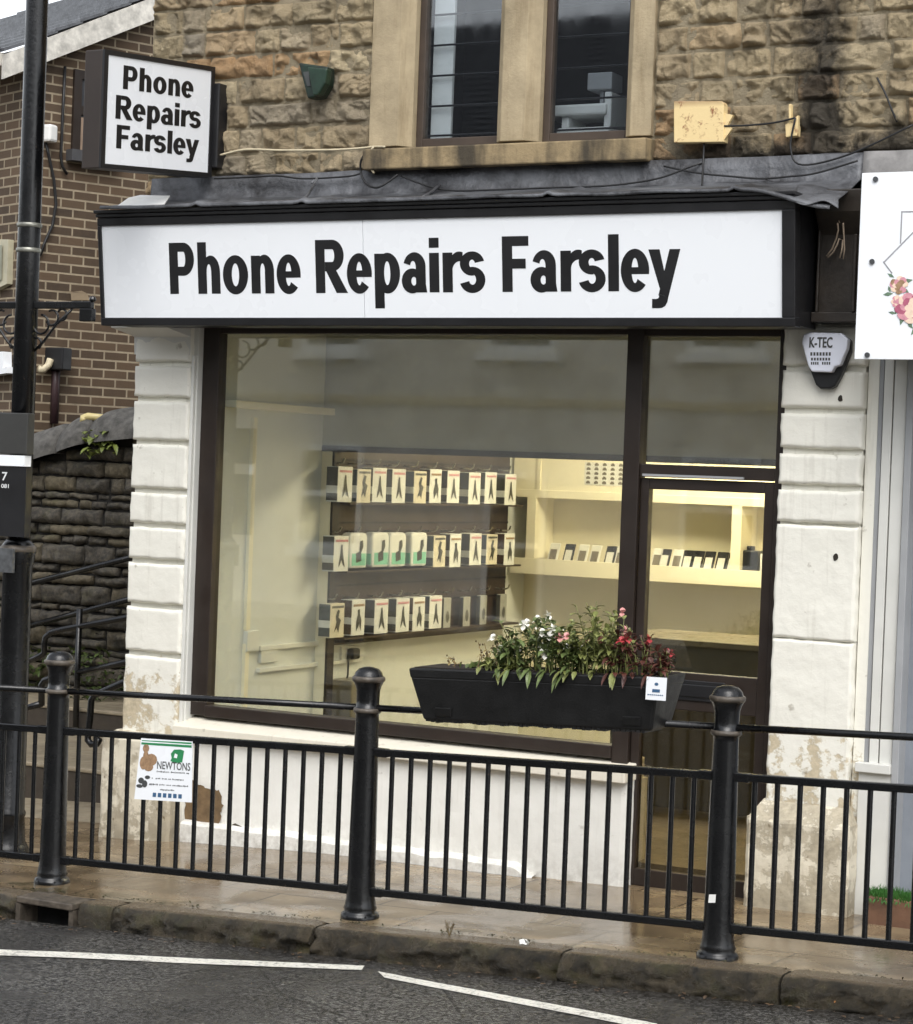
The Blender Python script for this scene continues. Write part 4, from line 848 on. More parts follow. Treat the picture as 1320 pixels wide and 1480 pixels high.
q = at(1108, 820, Y=3.8); mb = MB(); mb.box(q.x-0.04, q.x+0.09, 3.78, 3.84, zb_+0.036, zb_+0.2); tag(mb.build('carton', M_PLASW, bevel=0.004), 'white carton at the right end of the cabinet, by the door edge', 'carton')
q = at(1098, 818, Y=3.84); mb = MB(); mb.box(q.x-0.012, q.x+0.012, 3.85, 3.9, zb_+0.036, zb_+0.21); tag(mb.build('booklet', pm('orange_card', lin(190, 120, 70), 0.5)), 'thin orange booklet between the dark box and the carton', 'booklet')
wc = thing('wall_chart', 'pale chart of small printed rows above the cabinet', 'chart', at(876, 700, Y=cy0))
a, b = at(846, 668, Y=cy0), at(907, 703, Y=cy0); mb = MB(); mb.box(a.x, b.x+0.1, cy0-0.004, cy0-0.001, b.z, a.z); mb.build('sheet', M_PLASW, wc)
mb = MB(); wx = b.x+0.1-a.x; hz_ = a.z-b.z
for i in range(7):
    for j in range(5):
        x = a.x+wx*(i+0.25)/7; z = b.z+hz_*(j+0.3)/5; mb.box(x, x+wx*0.07, cy0-0.0065, cy0-0.0045, z, z+hz_*0.09); mb.box(x+wx*0.015, x+wx*0.055, cy0-0.0065, cy0-0.0045, z+hz_*0.09, z+hz_*0.13)
mb.build('printed_rows', M_CTOP, wc)
ct = thing('counter', 'dark fronted service counter with a grey top behind the door', 'counter', (-1.3, 2.3, 0.12))
mb = MB(); zc = 1.075; mb.box(-1.72, 0.36, 1.95, 2.75, zc, zc+0.035); mb.build('worktop', M_CTOP, ct, bevel=0.004)
mb = MB(); mb.box(-1.70, 0.36, 1.99, 2.03, 0.12, zc); mb.box(-1.70, -1.66, 2.03, 2.7, 0.12, zc); mb.build('front_panel', M_CFRONT, ct)
def wall_plate(px0, px1, py0, py1, name, label, cat, th=0.012):
    a = at(px0, py0, X=-3.30); b = at(px1, py1, X=-3.30); mb = MB(); mb.box(-3.30, -3.30+th, min(a.y, b.y), max(a.y, b.y), b.z, a.z); return tag(mb.build(name, M_PLASW, bevel=0.003), label, cat)
wall_plate(352, 368, 912, 940, 'fused_spur', 'white fused spur box on the inside left wall', 'switch', 0.03)
wall_plate(374, 398, 936, 956, 'wall_socket', 'white double socket on the inside left wall below the spur box', 'socket', 0.02)
mb = MB(); a = at(372, 928, X=-3.3); b = at(520, 934, X=-3.3); mb.box(-3.30, -3.275, a.y, b.y, a.z-0.05, a.z-0.022)
mb.box(-3.30, -3.275, a.y, b.y, a.z-0.175, a.z-0.15); tag(mb.build('cable_trunking', M_PLASW, bevel=0.003), 'white twin cable trunking along the inside left wall', 'trunking')
a = at(362, 700, X=-3.3); mb = MB(); mb.box(-3.30, -3.28, a.y-0.02, a.y+0.02, 1.1, 2.3); mb.box(-3.30, -3.28, a.y-0.02, a.y+0.02, 0.3, 1.02); tag(mb.build('conduit', M_CREAMG), 'thin vertical conduit above the spur box', 'conduit')
pg = thing('power_plug', 'black plug with a hanging lead in the wall below the display board', 'plug', at(505, 945, X=-3.3))
a = at(505, 945, X=-3.29); mb = MB(); mb.box(-3.30, -3.282, a.y-0.1, a.y+0.1, a.z-0.05, a.z+0.05); mb.build('socket_plate', M_PLASW, pg)
mb = MB(); mb.box(-3.282, -3.235, a.y-0.045, a.y+0.045, a.z-0.03, a.z+0.035); mb.build('plug_body', M_PHONEK, pg, bevel=0.012)
mb = MB(); mb.tube([at(504, 950, X=-3.25), at(503, 975, X=-3.25), at(497, 1000, X=-3.25), at(494, 1040, X=-3.25)], 0.006, 6); mb.build('lead', M_PHONEK, pg, smooth=True)
a = at(462, 987, X=-3.2); b = at(492, 990, X=-3.2); mb = MB(); mb.box(-3.29, -3.12, 1.36, 1.62, 0.12, a.z); tag(mb.build('pedal_bin', M_CTOP, bevel=0.01), 'pale grey bin on the shop floor under the plug', 'bin')
# ================================================================== RAILINGS
RY = -1.40
POSTX = [-4.86, -3.146, -1.398, 0.325, 2.06]
prof = [(0.088, -0.03), (0.088, 0.012), (0.082, 0.024), (0.070, 0.032), (0.076, 0.045), (0.071, 0.058), (0.066, 0.09), (0.064, 0.14), (0.058, 0.60), (0.053, 0.905), (0.054, 0.925), (0.061, 0.93), (0.063, 0.941), (0.060, 0.952), (0.053, 0.957), (0.052, 0.985), (0.054, 1.03), (0.059, 1.05), (0.068, 1.068), (0.073, 1.078), (0.073, 1.09), (0.066, 1.095), (0.060, 1.112), (0.046, 1.127), (0.022, 1.135), (0.003, 1.137)]
plabs = ['black iron railing post behind the lamp column', 'black iron railing post nearest the lamp column', 'black iron railing post in front of the window, left of the planter', 'black iron railing post in front of the door, right of the planter', 'black iron railing post at the far right end']
x = POSTX[1]; z = gz(x, RY)
post = thing('railing_post', plabs[1], 'post', (x, RY, z), 'cast iron railing posts')
mb = MB(); mb.lathe(prof, (x, RY, z), 36); mb.build('shaft', M_IRON, post, smooth=True)
mb = MB(); mb.lathe([(0.0705, 1.0685), (0.0755, 1.0775), (0.0755, 1.0885), (0.0695, 1.0945)], (x, RY, z), 36); mb.build('cap_rim', M_IRONW, post, smooth=True)
mb = MB(); mb.lathe([(0.058, 0.9285), (0.0645, 0.934), (0.0655, 0.941), (0.062, 0.951)], (x, RY, z), 36); mb.build('collar', M_IRONW, post, smooth=True)
mb = MB()
for k in range(6):
    a = k*math.pi/3+0.3; mb.lathe([(0.009, 0.0), (0.008, 0.006), (0.003, 0.009)], (x+0.08*math.cos(a), RY+0.08*math.sin(a), z+0.012), 8)
mb.build('bolts', M_IRON, post)
for k in (0, 2, 3, 4):
    xx = POSTX[k]; dup(post, (xx-x, 0, gz(xx, RY)-z), plabs[k])
mb = MB(); a = at(1036, 1292, Y=RY-0.065); mb.box(a.x-0.022, a.x+0.012, RY-0.066, RY-0.06, a.z-0.015, a.z+0.02); mb = None
st = MB(); st.prism([at(u, v, Y=RY-0.0655) for u, v in ((1025, 1293), (1035, 1293), (1034, 1305), (1024, 1305))], (0, 0.002, 0)); tag(st.build('sticker', M_PLASW), 'small white sticker on the post in front of the door', 'sticker')
zt_r = lambda x: 1.003+0.036*x; zm_r = lambda x: 0.800+0.033*x; zb_r = lambda x: 0.172+0.034*x
def panel(x0, x1, label, nb=16):
    cx = (x0+x1)/2; p = thing('railing', label, 'railing', (cx, RY, gz(cx, RY)), 'iron railing panels along the kerb')
    mb = MB(); mb.tube([(x0-0.02, RY, zt_r(x0-0.02)), (x1+0.02, RY, zt_r(x1+0.02))], 0.0155, 12); mb.build('handrail', M_IRON, p, smooth=True)
    def flat(f, name, h, dy):
        mb = MB(); a, b = x0, x1
        mb.hexa([(a, RY-dy, f(a)-h), (b, RY-dy, f(b)-h), (b, RY+dy, f(b)-h), (a, RY+dy, f(a)-h), (a, RY-dy, f(a)+h), (b, RY-dy, f(b)+h), (b, RY+dy, f(b)+h), (a, RY+dy, f(a)+h)])
        mb.build(name, M_IRON, p, bevel=0.004)
        for e in (a, b):
            mb = MB(); mb.box(e-0.045, e+0.045, RY-dy-0.004, RY+dy+0.004, f(e)-h-0.003, f(e)+h+0.003); mb.build('clamp', M_IRON, p, bevel=0.004)
    flat(zm_r, 'mid_rail', 0.0165, 0.016); flat(zb_r, 'bottom_rail', 0.017, 0.016)
    for i in range(nb):
        x = x0+0.035+(x1-x0-0.07)*(i+0.35)/(nb-0.3)
        mb = MB(); mb.tube([(x, RY, zb_r(x)+0.012), (x, RY, zm_r(x)-0.010)], 0.0115, 10, False); mb.build('baluster', M_IRON, p, smooth=True)
    return p
panel(POSTX[0]+0.06, POSTX[1]-0.065, 'railing panel left of the posts, in front of the lamp column')
panel(POSTX[1]+0.065, POSTX[2]-0.062, 'railing panel carrying the small white advert')
panel(POSTX[2]+0.07, POSTX[3]-0.065, 'railing panel holding the black planter')
panel(POSTX[3]+0.065, POSTX[4]-0.06, 'railing panel at the right, in front of the right pilaster')
# advert on the railing
ad = thing('railing_advert', 'white and green advert card fixed to the railing left of the middle post', 'sign', (-2.48, RY-0.03, 0.42))
A0 = at(204, 1067, Y=RY-0.03); A1 = at(278, 1072, Y=RY-0.03); A2 = at(277, 1160, Y=RY-0.03); A3 = at(194, 1155, Y=RY-0.03)
def adp(s, t, d=0.0): p = A3.lerp(A2, s).lerp(A0.lerp(A1, s), t); return Vector((p.x, p.y-d, p.z))
mb = MB(); mb.prism([adp(0, 0), adp(1, 0), adp(1, 1), adp(0, 1)], (0, 0.004, 0)); mb.build('card', M_SIGN, ad)
mb = MB(); mb.poly([adp(0.02, 0.97, .001), adp(0.02, 0.9, .001), adp(0.99, 0.9, .001), adp(0.99, 0.985, .001)])
hat = [(0.62, 0.71), (0.6, 0.66), (0.7, 0.63), (0.82, 0.65), (0.85, 0.84), (0.78, 0.86), (0.66, 0.85), (0.6, 0.78)]
mb.poly([adp(a, b, .001) for a, b in hat]); mb.build('green_print', M_GRN, ad, fix=False)
mb = MB(); mb.poly([adp(a, b, .0016) for a, b in ((0.66, 0.72), (0.68, 0.79), (0.73, 0.77), (0.72, 0.71))]); mb.poly([adp(a, b, .0016) for a, b in ((0.02, 0.955), (0.02, 0.935), (0.99, 0.94), (0.99, 0.955))]); mb.build('white_print', M_SIGN, ad, fix=False)
mb = MB(); o = adp(0.36, 0.52); small_text(mb, 'NEWTONS', o, adp(1, 0.52)-adp(0, 0.52), Z_, 0.052, (adp(0.97, 0.52)-o).length, 0.0012)
for s0, s1, t in ((0.36, 0.95, 0.475), (0.28, 0.86, 0.36), (0.24, 0.94, 0.26), (0.42, 0.7, 0.18)):
    n_ = int((s1-s0)*44)
    for i in range(n_):
        if rnd.random() < 0.12: continue
        a = s0+(s1-s0)*i/n_; b = a+(s1-s0)*rnd.uniform(0.45, 0.85)/n_; u1 = rnd.choice([0.008, 0.008, 0.014]); l1 = rnd.choice([0.008, 0.008, 0.013]); mb.poly([adp(a, t-l1, .001), adp(b, t-l1, .001), adp(b, t+u1, .001), adp(a, t+u1, .001)])
mb.build('printed_text', M_INK, ad, fix=False)
mb = MB()
for i in range(6):
    a = 0.32+i*0.09; mb.poly([adp(a, 0.055, .001), adp(a+0.06, 0.055, .001), adp(a+0.06, 0.125, .001), adp(a, 0.125, .001)])
mb.build('icon_row', M_NAVY, ad, fix=False)
mb = MB(); u_, v_ = (adp(1, 0.5)-adp(0, 0.5)), (adp(0.5, 1)-adp(0.5, 0))
for a, b, ra, rb_ in ((0.12, 0.84, 0.06, 0.07), (0.13, 0.72, 0.05, 0.08), (0.24, 0.66, 0.11, 0.1), (0.1, 0.6, 0.07, 0.11), (0.2, 0.54, 0.09, 0.07)): disc(mb, adp(a, b, .001+a*0.002), u_, v_, ra, rb_, 12)
mb.build('brown_drawing', M_TAN, ad, fix=False)
mb = MB()
for a, b, ra, rb_ in ((0.09, 0.31, 0.055, 0.05), (0.16, 0.26, 0.05, 0.06), (0.2, 0.37, 0.05, 0.03), (0.07, 0.22, 0.06, 0.03)): disc(mb, adp(a, b, .001+a*0.002), u_, v_, ra, rb_, 12)
mb.build('dark_drawing', M_INK, ad, fix=False)
# ------------------------------------------------------------------ planter
pl_ = thing('trough_planter', 'long black plastic trough planter hooked over the railing', 'planter', (-0.5, -1.5, 0.94))
sl = 0.042; pz = lambda x, z: z+sl*(x+0.5)
PX0, PX1 = -1.085, 0.098; PF, PB = -1.60, -1.30; ZT, ZB = 1.192, 0.962
def hx(mb, xt0, xt1, xb0, xb1, yf, yb, yf2, yb2, zb, zt): mb.hexa([(xb0, yf2, pz(xb0, zb)), (xb1, yf2, pz(xb1, zb)), (xb1, yb2, pz(xb1, zb)), (xb0, yb2, pz(xb0, zb)), (xt0, yf, pz(xt0, zt)), (xt1, yf, pz(xt1, zt)), (xt1, yb, pz(xt1, zt)), (xt0, yb, pz(xt0, zt))])
mb = MB(); hx(mb, PX0+0.006, PX1-0.006, PX0+0.06, PX1-0.045, PF+0.006, PB-0.006, PF+0.045, PB-0.045, ZB, ZT-0.035); mb.build('trough', M_PLANTER, pl_, bevel=0.012)
mb = MB(); hx(mb, PX0, PX1, PX0+0.008, PX1-0.008, PF, PB, PF+0.006, PB-0.006, ZT-0.045, ZT)
mb.build('rim', M_PLANTER, pl_, bevel=0.008)
mb = MB(); hx(mb, PX0+0.02, PX1-0.02, PX0+0.02, PX1-0.02, PF+0.02, PB-0.02, PF+0.02, PB-0.02, ZT-0.02, ZT+0.004)
mb.build('soil', pm('dark_compost', lin(38, 30, 22), 0.95, 0.4, 60, 0.8, 90), pl_)
mb = MB()
for i in range(46):
    x = PX0+0.08+(PX1-PX0-0.14)*i/46; r = 0.006+0.005*rnd.random(); mb.box(x-r, x+r, PF+0.05, PB-0.06, pz(x, ZB)-0.004-0.006*rnd.random(), pz(x, ZB)+0.004)
mb.build('underside_ribs', M_PLANTER, pl_)
for x in (-0.92, -0.03):
    mb = MB(); hx(mb, x-0.04, x+0.04, x-0.04, x+0.04, PF+0.02, PF+0.06, PF+0.034, PF+0.08, ZB+0.02, ZB+0.06)
    mb.build('drain_lug', M_PLANTER, pl_, bevel=0.004)
cr = thing('planter_card', 'small white notice card on the right end of the black planter', 'notice', (0.09, PF, 1.1))
PC = -1.618
C0, C1, C2, C3 = at(935, 978, Y=PC), at(964, 980, Y=PC), at(962, 1013, Y=PC), at(933, 1011, Y=PC)
mb = MB(); mb.prism([C3, C2, C1, C0], (0, 0.004, 0)); mb.build('card', M_SIGN, cr)
cp_ = lambda s, t, d=0.001: (C3.lerp(C2, s).lerp(C0.lerp(C1, s), t))+Vector((0, -d, 0))
mb = MB(); mb.poly([cp_(0.32, 0.34), cp_(0.7, 0.34), cp_(0.7, 0.48), cp_(0.32, 0.48)]); disc(mb, cp_(0.51, 0.7), C1-C0, C0-C3, 0.1, 0.07, 12)
for i in range(8): mb.poly([cp_(0.1+i*0.1, 0.2), cp_(0.17+i*0.1, 0.2), cp_(0.17+i*0.1, 0.25), cp_(0.1+i*0.1, 0.25)])
mb.build('printed_mark', M_NAVY, cr, fix=False)
def leaf(mb, base, d, L, W, droop=0.3):
    d = d.normalized(); s = d.cross(Z_); s = s.normalized() if s.length > 1e-3 else X_.copy(); nn = s.cross(d)
    P = [base]; Lf = []; Rt = []
    for k, (t, wv) in enumerate(((0.25, 0.7), (0.55, 1.0), (0.8, 0.65))):
        c = base+d*(L*t)-Z_*(droop*L*t*t); Lf.append(c+s*W*0.5*wv+nn*W*0.15); Rt.append(c-s*W*0.5*wv+nn*W*0.15); P.append(c)
    tip = base+d*L-Z_*(droop*L)
    vs = [base]+Lf+Rt+[tip]+P[1:]
    mb.add(vs, [(0, 1, 8), (8, 1, 2, 9), (9, 2, 3, 10), (10, 3, 7), (0, 8, 4), (8, 9, 5, 4), (9, 10, 6, 5), (10, 7, 6)])
def rdir(up=0.4): 
    a = rnd.uniform(0, 2*math.pi); e = rnd.uniform(-0.2, 1.0)*1.2+up*0.3; return Vector((math.cos(a)*math.cos(e), math.sin(a)*math.cos(e), math.sin(e)))
def bush(name, label, x0, x1, hf, nst, lf_mat, petals, leafL=0.045, stem_mat=None, spill=0.0, dens=9, npet=0, cat='plant'):
    cx = (x0+x1)/2; t = thing(name, label, cat, (cx, -1.45, pz(cx, ZT)), None)
    lm, sm_, pms = MB(), MB(), []; nf = 0
    for i in range(nst):
        x = rnd.uniform(x0, x1); y = PF+0.015+(PB-PF-0.06)*rnd.random()**1.4; b = Vector((x, y, pz(x, ZT)-0.01)); H = hf(x)*rnd.uniform(0.45, 1.0)
        lean = Vector((rnd.uniform(-0.3, 0.3), rnd.uniform(-0.6, 0.2), 0)); pts = [b+Z_*H*k/5+lean*(H*(k/5)**2) for k in range(6)]; 
        sp = rnd.random() < spill
        if sp: 
            b.y = PF+0.03; pts = [b+Vector((0, -0.055*min(1, k/2), 0.05*math.sin(k/5*math.pi)-0.09*(max(0, k-2)/3)**1.3)) for k in range(6)]
        sm_.tube(pts, [0.003-0.0003*k for k in range(6)], 5)
        for k in range(dens):
            u = rnd.uniform(0.25, 1.0)*5; k0 = min(int(u), 4); p = pts[k0].lerp(pts[k0+1], u-k0)
            if lf_mat: leaf(lm, p, rdir(), leafL*rnd.uniform(0.6, 1.25), leafL*rnd.uniform(0.4, 0.6), rnd.uniform(0.1, 0.7))
        for _ in range(npet):
            if petals and not sp and rnd.random() < (0.16 if M_PETW in petals else 0.16):
                pm_ = MB(); pms.append((pm_, rnd.choice(petals))); c = pts[-1]+Vector((rnd.uniform(-.03, .03), rnd.uniform(-.03, .02), rnd.uniform(-.03, .02)))
                f = rdir(0); f.y = -abs(f.y)-0.4; f.normalize(); a1 = f.cross(Z_).normalized(); a2 = f.cross(a1)
                for k in range(5):
                    a = 2*math.pi*k/5; leaf(pm_, c, (a1*math.cos(a)+a2*math.sin(a)+f*0.25), 0.026, 0.024, 0.05)
    for i in range(nst//4):
        if not lf_mat: break
        x = rnd.uniform(x0, x1); b = Vector((x, PF+0.01, pz(x, ZT)+0.01)); leaf(lm, b, Vector((rnd.uniform(-.6, .6), -0.55, rnd.uniform(-0.5, 0.5))), leafL*rnd.uniform(0.7, 1.3), leafL*0.5, rnd.uniform(0.4, 1.0))
    sm_.build('stem', stem_mat or M_LEAFY, t, smooth=True, fix=False)
    if lm.v: lm.build('foliage', lf_mat, t, smooth=False, fix=False)
    for m_, mat in pms: m_.build('flower', mat, t, fix=False)
    return t
bush('flowering_plant', 'tall leafy green plant with white flowers in the middle of the trough', -0.66, -0.28, lambda x: 0.18+0.09*math.sin((x+0.66)*9), 60, M_LEAF, [M_PETW], 0.05, spill=0.0, dens=13, npet=2)
bush('flowering_plant', 'tallest green shoots with pale pink flowers right of the white flowered plant', -0.36, -0.10, lambda x: 0.34-1.0*abs(x+0.23), 46, M_LEAFY, [M_PETP], 0.046, spill=0.0, dens=14, npet=1)
bush('flowering_plant', 'bronze leaved plant with red flowers at the right end of the trough', -0.14, 0.10, lambda x: 0.2-0.5*max(0, x+0.06), 40, M_LEAFR, [M_PETR, M_PETP], 0.044, spill=0.0, dens=9, npet=1)
bush('trailing_plant', 'low yellow-green plant spilling over the front rim of the trough', -0.74, -0.55, lambda x: 0.06, 16, M_LEAFY, [], 0.045, spill=0.0, dens=10)
t = thing('dry_plant', 'dried brown seed heads standing in the left half of the trough', 'plant', (-0.85, -1.45, pz(-0.85, ZT)))
s1, s2, s3 = MB(), MB(), MB()
for i in range(30):
    x = rnd.choice([rnd.uniform(-0.99, -0.88), rnd.uniform(-0.86, -0.60), rnd.uniform(-0.80, -0.62)]); y = rnd.uniform(PF+0.05, PB-0.06); H = (0.05+0.10*sm(-0.95, -0.65, x))*rnd.uniform(0.5, 1.15); b = Vector((x, y, pz(x, ZT)-0.01)); ln = Vector((rnd.uniform(-0.3, 0.35), rnd.uniform(-.2, .2), 0))
    pts = [b+Z_*H*k/4+ln*H*(k/4)**2 for k in range(5)]; s1.tube(pts, 0.0016, 4)
    for k in range(2):
        c = pts[-1]+Vector((rnd.uniform(-.014, .014), rnd.uniform(-.01, .01), rnd.uniform(-.02, .006))); s2 = MB(); s2.lathe([(0.001, -0.004), (0.0045, 0), (0.001, 0.005)], c, 6); s2.build('seed_head', pm('dark_seed', lin(70, 52, 34), 0.8), t)
    for k in range(4): leaf(s3, pts[rnd.randrange(1, 4)], rdir(), rnd.uniform(0.015, 0.034), 0.012, 0.4)
s1.build('stem', M_STRAW, t, fix=False); s3.build('dry_leaf', pm('straw_leaf', lin(176, 158, 108), 0.7, 0.4, 30), t, fix=False)
t2 = MB(); 
for i in range(20): leaf(t2, Vector((-0.84+rnd.uniform(-.03, .03), rnd.uniform(PF+.05, PB-.08), pz(-0.84, ZT))), rdir(0.8), 0.04, 0.026, 0.3)
tag(t2.build('seedling', M_LEAF, fix=False), 'small round green seedling low in the left half of the trough', 'plant')
# weed and litter at the kerb
t2 = MB(); b = at(650, 1345, Y=-1.58); b.z = gz(b.x, b.y)
for k in range(7):
    d = Vector((rnd.uniform(-.5, .5), rnd.uniform(-.2, .2), 1)); t2.tube([b, b+d*0.03, b+d*0.06+Vector((rnd.uniform(-.012, .012), 0, 0.0))], 0.0016, 4)
    for j in range(3): leaf(t2, b+d*rnd.uniform(0.03, 0.062), rdir(), 0.016, 0.006)
tag(t2.build('weed', pm('dry_weed', lin(104, 88, 56), 0.8, 0.4, 20), fix=False), 'dried weed sprouting from the pavement behind the kerb', 'weed')
t2 = MB(); b = at(757, 1368, Y=-1.62); b.z = gz(b.x, b.y)+0.006
vs = [b+Vector((0.028*math.cos(a)*rnd.uniform(.6, 1.2), 0.02*math.sin(a), 0.002+0.022*rnd.random())) for a in fr(0, 5.6, 8)]; t2.poly(vs); t2.add([b+Vector((0, 0, 0.028))]+vs, [(0, i+1, i+2) for i in range(8)])
tag(t2.build('paper_scrap', M_PLASW, fix=False), 'crumpled scrap of white paper on the kerb edge', 'litter')
t2 = MB(); b = road_pt(1207, 1458); t2.lathe([(0.004, 0.0), (0.016, 0.008), (0.018, 0.018), (0.012, 0.028), (0.003, 0.032)], b, 12); tag(t2.build('fallen_fruit', pm('orange_fruit', lin(176, 120, 62), 0.5, 0.3, 30), smooth=True), 'small orange-brown fallen fruit in the gutter at the right', 'fruit')
def litter(n, label, name, mat, xr, size):
    t = MB()
    for i in range(n):
        x = rnd.uniform(*xr); y = kerb_y(x)-rnd.uniform(0.03, 0.14); c = Vector((x, y, rz(x, y)+0.008)); s = size*rnd.uniform(0.4, 1.1)
        leaf(t, c, Vector((rnd.uniform(-1, 1), rnd.uniform(-1, 1), 0.15)), s, s*0.6, 0.1)
    o = t.build(name, mat, fix=False); o['kind'] = 'stuff'; o['label'] = label; o['category'] = 'litter'; return o
litter(90, 'dead leaf scraps and grit in the gutter along the kerb', 'leaf_litter', pm('dead_leaf', lin(86, 66, 44), 0.6, 0.5, 30), (-3.2, 1.6), 0.03)
t = MB()
for i in range(520):
    x = rnd.uniform(-3.6, 1.6); k = noise.noise(Vector((x*2.3, 0, 0)))
    if k < -0.05 and rnd.random() < 0.75: continue
    y = kerb_y(x)+0.155+abs(rnd.gauss(0, 0.02))*(1+2*max(0, k)); c = Vector((x, y, gz(x, y)+0.006))
    leaf(t, c, Vector((rnd.uniform(-1, 1), rnd.uniform(-1, 1), rnd.uniform(0.1, 0.7))), rnd.uniform(0.006, 0.022), 0.009, 0.2)
o = t.build('moss', pm('dark_moss', lin(60, 58, 30), 0.8, 0.6, 20), fix=False); o['kind'] = 'stuff'; o['label'] = 'dark moss and dirt along the joint behind the kerb'; o['category'] = 'moss'
for (px, py, r_, lb) in ((1215, 576, 0.014, 'dark fixing hole in the right pilaster under the alarm box'), (1208, 806, 0.016, 'dark chip in the paint on the right pilaster')):
    t = MB(); c = at(px, py, Y=-0.0065); t.poly([c+Vector((r_*math.cos(a)*rnd.uniform(.6, 1.1), 0, r_*1.2*math.sin(a)*rnd.uniform(.7, 1.2))) for a in fr(0, 5.6, 8)]); o = t.build('chip', pm('dark_hole', lin(44, 38, 30), 0.9), shop, fix=False); o['label'] = lb
# ================================================================== LAMP COLUMN
LX, LY = -3.892, -0.83; lz = gz(LX, LY)
lc = thing('lamp_column', 'tall black lamp column standing behind the railing at the left', 'lamp post', (LX, LY, lz))
mb = MB(); mb.lathe([(0.112, -0.03), (0.112, 0.03), (0.102, 0.05), (0.09, 0.07), (0.082, 0.20), (0.087, 0.21), (0.087, 0.225), (0.08, 0.235), (0.077, 1.52), (0.084, 1.54), (0.092, 1.60), (0.092, 1.62), (0.08, 1.64), (0.066, 1.66)], (LX, LY, lz), 36); mb.build('base', M_IRON, lc, smooth=True)
mb = MB(); mb.lathe([(0.062, 1.6), (0.060, 3.2), (0.058, 5.2), (0.055, 6.2)], (LX, LY, lz), 32); mb.build('shaft', M_IRON, lc, smooth=True)
mb = MB(); mb.lathe([(0.088, 1.596), (0.095, 1.603), (0.095, 1.622), (0.084, 1.634)], (LX, LY, lz), 36); mb.build('base_rim', M_IRONW, lc, smooth=True)
for py in (326, 362):
    zz = at(40, py, Y=LY).z; mb = MB(); mb.lathe([(0.062, -0.012), (0.066, -0.010), (0.066, 0.010), (0.062, 0.012)], (LX, LY, zz), 32); mb.build('band', pm('galvanised_band', lin(150, 150, 140), 0.4, 0.4, 20, metal=0.5), lc, smooth=True)
az = at(100, 441, Y=LY).z; mb = MB(); mb.box(LX-0.55, LX+0.43, LY-0.016, LY+0.016, az-0.018, az+0.018); mb.build('arm', M_IRON, lc, bevel=0.004)
mb = MB()
for s in (1, -1):
    def arc(cx, cz, r, a0, a1): return [(LX+s*(cx+r*math.cos(RAD(a0+(a1-a0)*k/12))), LY, az+cz+r*math.sin(RAD(a0+(a1-a0)*k/12))) for k in range(13)]
    mb.tube([(LX+s*0.06, LY, az-0.24), (LX+s*0.12, LY, az-0.19), (LX+s*0.2, LY, az-0.1), (LX+s*0.3, LY, az-0.02)], 0.007, 6)
    mb.tube(arc(0.1, -0.10, 0.05, 90, -180), 0.006, 6); mb.tube(arc(0.17, -0.065, 0.04, 120, -150), 0.006, 6); mb.tube(arc(0.235, -0.05, 0.03, 150, -120), 0.006, 6); mb.tube(arc(0.075, -0.2, 0.03, 200, -60), 0.006, 6)
mb.build('scrollwork', M_IRON, lc, smooth=True)
mb = MB(); mb.box(LX+0.36, LX+0.44, LY-0.02, LY+0.02, az-0.085, az-0.018); mb.lathe([(0.012, 0), (0.02, 0.012), (0.012, 0.03)], (LX+0.43, LY, az+0.016), 10); mb.build('basket_hook', M_IRON, lc, bevel=0.005)
pa = at(-30, 596, Y=LY-0.13); pb = at(38, 657, Y=LY-0.13)
mb = MB(); mb.box(pb.x-0.26, pb.x, LY-0.13, LY-0.07, pb.z, pb.z+0.215); mb.build('sign_box', M_GREYMET, lc, bevel=0.005)
mb = MB(); mb.box(pb.x-0.26, pb.x-0.012, LY-0.128, LY-0.075, pb.z-0.062, pb.z-0.006); mb.build('white_plate', M_SIGN, lc)
mb = MB(); mb.box(pb.x-0.26, pb.x-0.004, LY-0.12, LY-0.07, pb.z-0.43, pb.z-0.066); mb.build('number_plate', M_BLACK, lc)
mb = MB(); o = at(3, 694, Y=LY-0.121); small_text(mb, '7', o, X_, Z_, 0.062, 0.036, 0.002); o = at(2, 705, Y=LY-0.121); small_text(mb, '081', o, X_, Z_, 0.03, 0.05, 0.002); mb.build('numerals', M_BLINE, lc, fix=False)
mb = MB(); q = at(10, 808, Y=LY-0.1); mb.box(q.x-0.06, q.x+0.045, LY-0.108, LY-0.09, q.z-0.07, q.z+0.055); mb.build('old_label', pm('faded_label', lin(88, 90, 92), 0.5, 0.5, 30), lc)
mb = MB(); mb.prism([(LX, LY, lz+6.15), (LX-0.02, LY, lz+6.3), (LX-0.9, LY, lz+6.35), (LX-0.9, LY, lz+6.25)], (0, 0.05, 0)); mb.build('lantern', M_IRON, lc)
# ================================================================== LEFT: BRICK HOUSE, RETAINING WALL, STEPS
D0 = 17.6; dcam = RGT*((30-IW/2)/F_PX)-UPV*((400-IH/2)/F_PX)+FWD; BC = CPOS+dcam*D0; BC.z = 0
e1 = Vector((math.cos(RAD(68)), math.sin(RAD(68)), 0)); e2 = Vector((-math.sin(RAD(68)), math.cos(RAD(68)), 0))
n1 = Vector((e1.y, -e1.x, 0)); n2 = -e1.copy()
def ray_plane(px, py, p0, n):
    d = RGT*((px-IW/2)/F_PX)-UPV*((py-IH/2)/F_PX)+FWD; return CPOS+d*((p0-CPOS).dot(n)/d.dot(n))
onw = lambda px, py, off=0.0: ray_plane(px, py, BC+n1*off, n1)
hs_ = thing('brick_house', 'brown brick house with a white bargeboard gable behind the alley', 'house', BC)
eav = onw(36, 66); s_e = (eav-BC).dot(e1); vg = onw(208, 0); ang = (vg.z-eav.z)/((vg-eav).dot(e1)); ze = eav.z+0.0
Wg = 5.2; zr_ = ze+ang*(Wg/2)
mb = MB(); LB = 5.0
